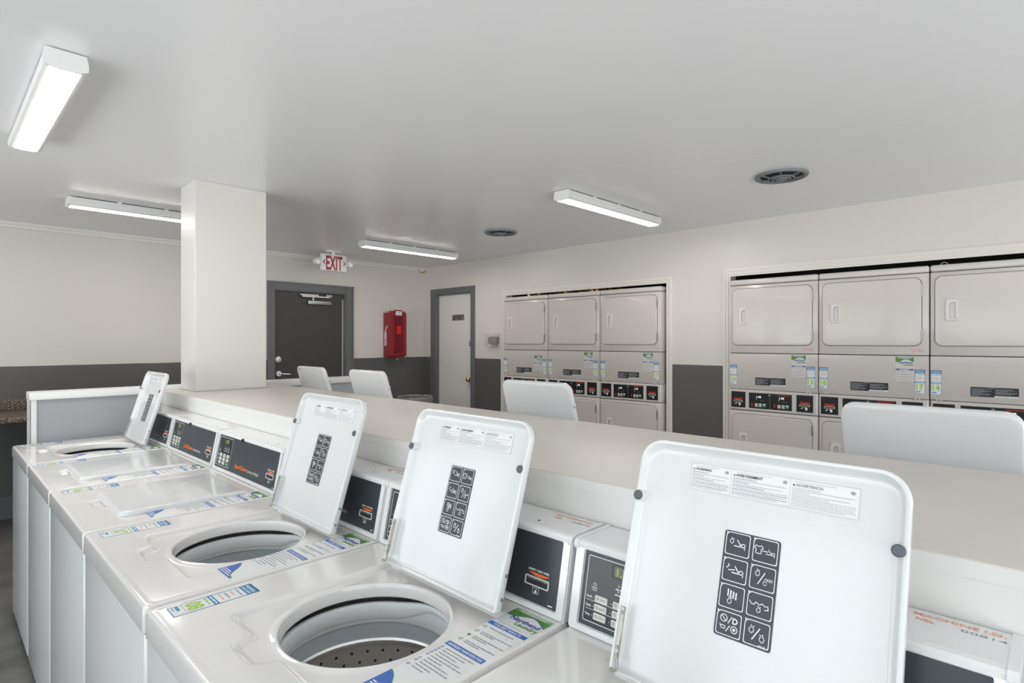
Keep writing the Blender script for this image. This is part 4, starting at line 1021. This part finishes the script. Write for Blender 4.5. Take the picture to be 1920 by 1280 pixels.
mb.plate([(0.040, 0.335), (0.050, 0.335), (0.090, 0.385), (0.100, 0.425), (0.085, 0.400), (0.070, 0.395), (0.060, 0.370), (0.045, 0.365)], 'label_w', 0.0, 0.0012)
put('fire_lettering', mb, t, label='white vertical FIRE lettering')
mb = MB(); mb.cyl((w*0.5, -d*0.8, -0.035), 0.004, 0.04, 'brass', k=8); mb.box((w*0.47, -d*0.84, -0.012), (w*0.53, -d*0.76, 0.005), 'cab_red'); put('pull_pin', mb, t)

# ---------------------------------------------------------------- thermostat guard, hook pipe, bin, desk, duct
t = thing('thermostat', 'brown thermostat inside a clear plastic guard on the right wall', 'thermostat', (XR, 5.075, 1.43), -PI/2)
mb = MB(); mb.box((0.035, -0.035, 0.035), (0.185, -0.003, 0.115), 'brown', 0.004, 2); mb.box((0.03, -0.004, 0.03), (0.19, 0, 0.12), 'brown'); mb.box((0.09, -0.036, 0.02), (0.18, -0.01, 0.032), 'gasket'); put('thermostat_body', mb, t)
mb = MB()
for (p0, p1) in (((0,-0.07,0),(0.22,-0.066,0.155)), ((0,-0.066,0),(0.004,0,0.155)), ((0.216,-0.066,0),(0.22,0,0.155)), ((0,-0.066,0.151),(0.22,0,0.155)), ((0,-0.066,0),(0.22,0,0.004))): mb.box(p0, p1, 'clear')
put('guard', mb, t, label='clear plastic guard')
mb = MB(); mb.lathe([(0,0),(0.012,0),(0.012,-0.012),(0,-0.014)], (0.13, -0.062, -0.008), 'chrome', 'y', 14); put('guard_lock', mb, t)
mb = MB(); mb.tube([(4.70, YB-0.03, 2.475), (4.70, YB-0.035, 2.452), (4.715, YB-0.04, 2.440), (4.76, YB-0.04, 2.436), (4.775, YB-0.04, 2.445), (4.786, YB-0.04, 2.462)], 0.007, 'brass')
tag(put('pipe_hook', mb), 'small yellowish pipe hook high in the far right corner', 'pipe')

t = thing('waste_bin', 'round grey bin with a clear liner in the far right corner', 'bin', (4.01, 5.50, 0))
mb = MB(); mb.lathe([(0, 0.0), (0.15, 0), (0.165, 0.02), (0.195, 0.80), (0.202, 0.805), (0.202, 0.83), (0.194, 0.832), (0.188, 0.80), (0.158, 0.03), (0, 0.03)], (0,0,0), 'bin', k=40); put('bin_body', mb, t)
mb = MB(); k = 64; R = []
for (r, z) in ((0.186, 0.65), (0.192, 0.835), (0.206, 0.845), (0.212, 0.80), (0.210, 0.72)):
    R.append([((r+rnd.uniform(-.002,.003))*math.cos(2*PI*i/k), (r+rnd.uniform(-.002,.003))*math.sin(2*PI*i/k), z+rnd.uniform(-.006,.006)+(rnd.uniform(-.02,.02) if z < 0.75 else 0)) for i in range(k)])
mb.rings(R, 'bag'); put('bin_liner', mb, t, label='clear plastic liner')

t = thing('wall_desk', 'brown speckled laminate desk against the far wall, left of the half wall', 'desk', (-0.6, YB, 0))
mb = MB(); mb.box((-1.7, -0.68, 0.872), (1.5, -0.002, 0.912), 'granite', 0.008, 3); put('desktop', mb, t)
mb = MB(); mb.box((-1.7, -0.022, 0.912), (1.5, -0.002, 1.003), 'granite', 0.004, 2); put('backsplash', mb, t)
for x in (-1.66, 0.0, 1.42):
    mb = MB(); mb.box((x, -0.62, 0.0), (x+0.04, -0.03, 0.872), 'dark_trim'); put('side_panel', mb, t, label='dark grey panel under the desk')

def foil(y0, y1, z0, z1, x, m):
    mb = MB(); nx, nz = 40, 10; vs = []; fs = []
    for i in range(nx+1):
        for j in range(nz+1):
            vs.append((x+rnd.uniform(-.02,.02)+0.10*(j/nz), y0+(y1-y0)*i/nx+rnd.uniform(-.006,.006), z0+(z1-z0)*j/nz+rnd.uniform(-.006,.006)))
    for i in range(nx):
        for j in range(nz): a = i*(nz+1)+j; fs.append((a, a+1, a+nz+2, a+nz+1))
    mb.add(vs, fs, m, False); return mb
tag(put('foil_insulation', foil(3.25, 4.6, 2.022, 2.30, 4.98, 'foil')), 'crumpled gold insulation foil glimpsed above the far dryers', 'insulation')
mb = MB(); mb.tube([(4.86, 0.62, 2.02), (4.85, 0.60, 2.032), (4.85, 0.58, 2.026), (4.86, 0.575, 2.012)], 0.003, 'trim'); mb.tube([(4.9, 0.62, 2.01), (5.2, 0.7, 2.03), (5.4, 0.9, 2.02)], 0.004, 'trim')
tag(put('cable', mb), 'loop of pale cable in the dark gap above the near dryers', 'cable')
bpy.context.view_layer.update()
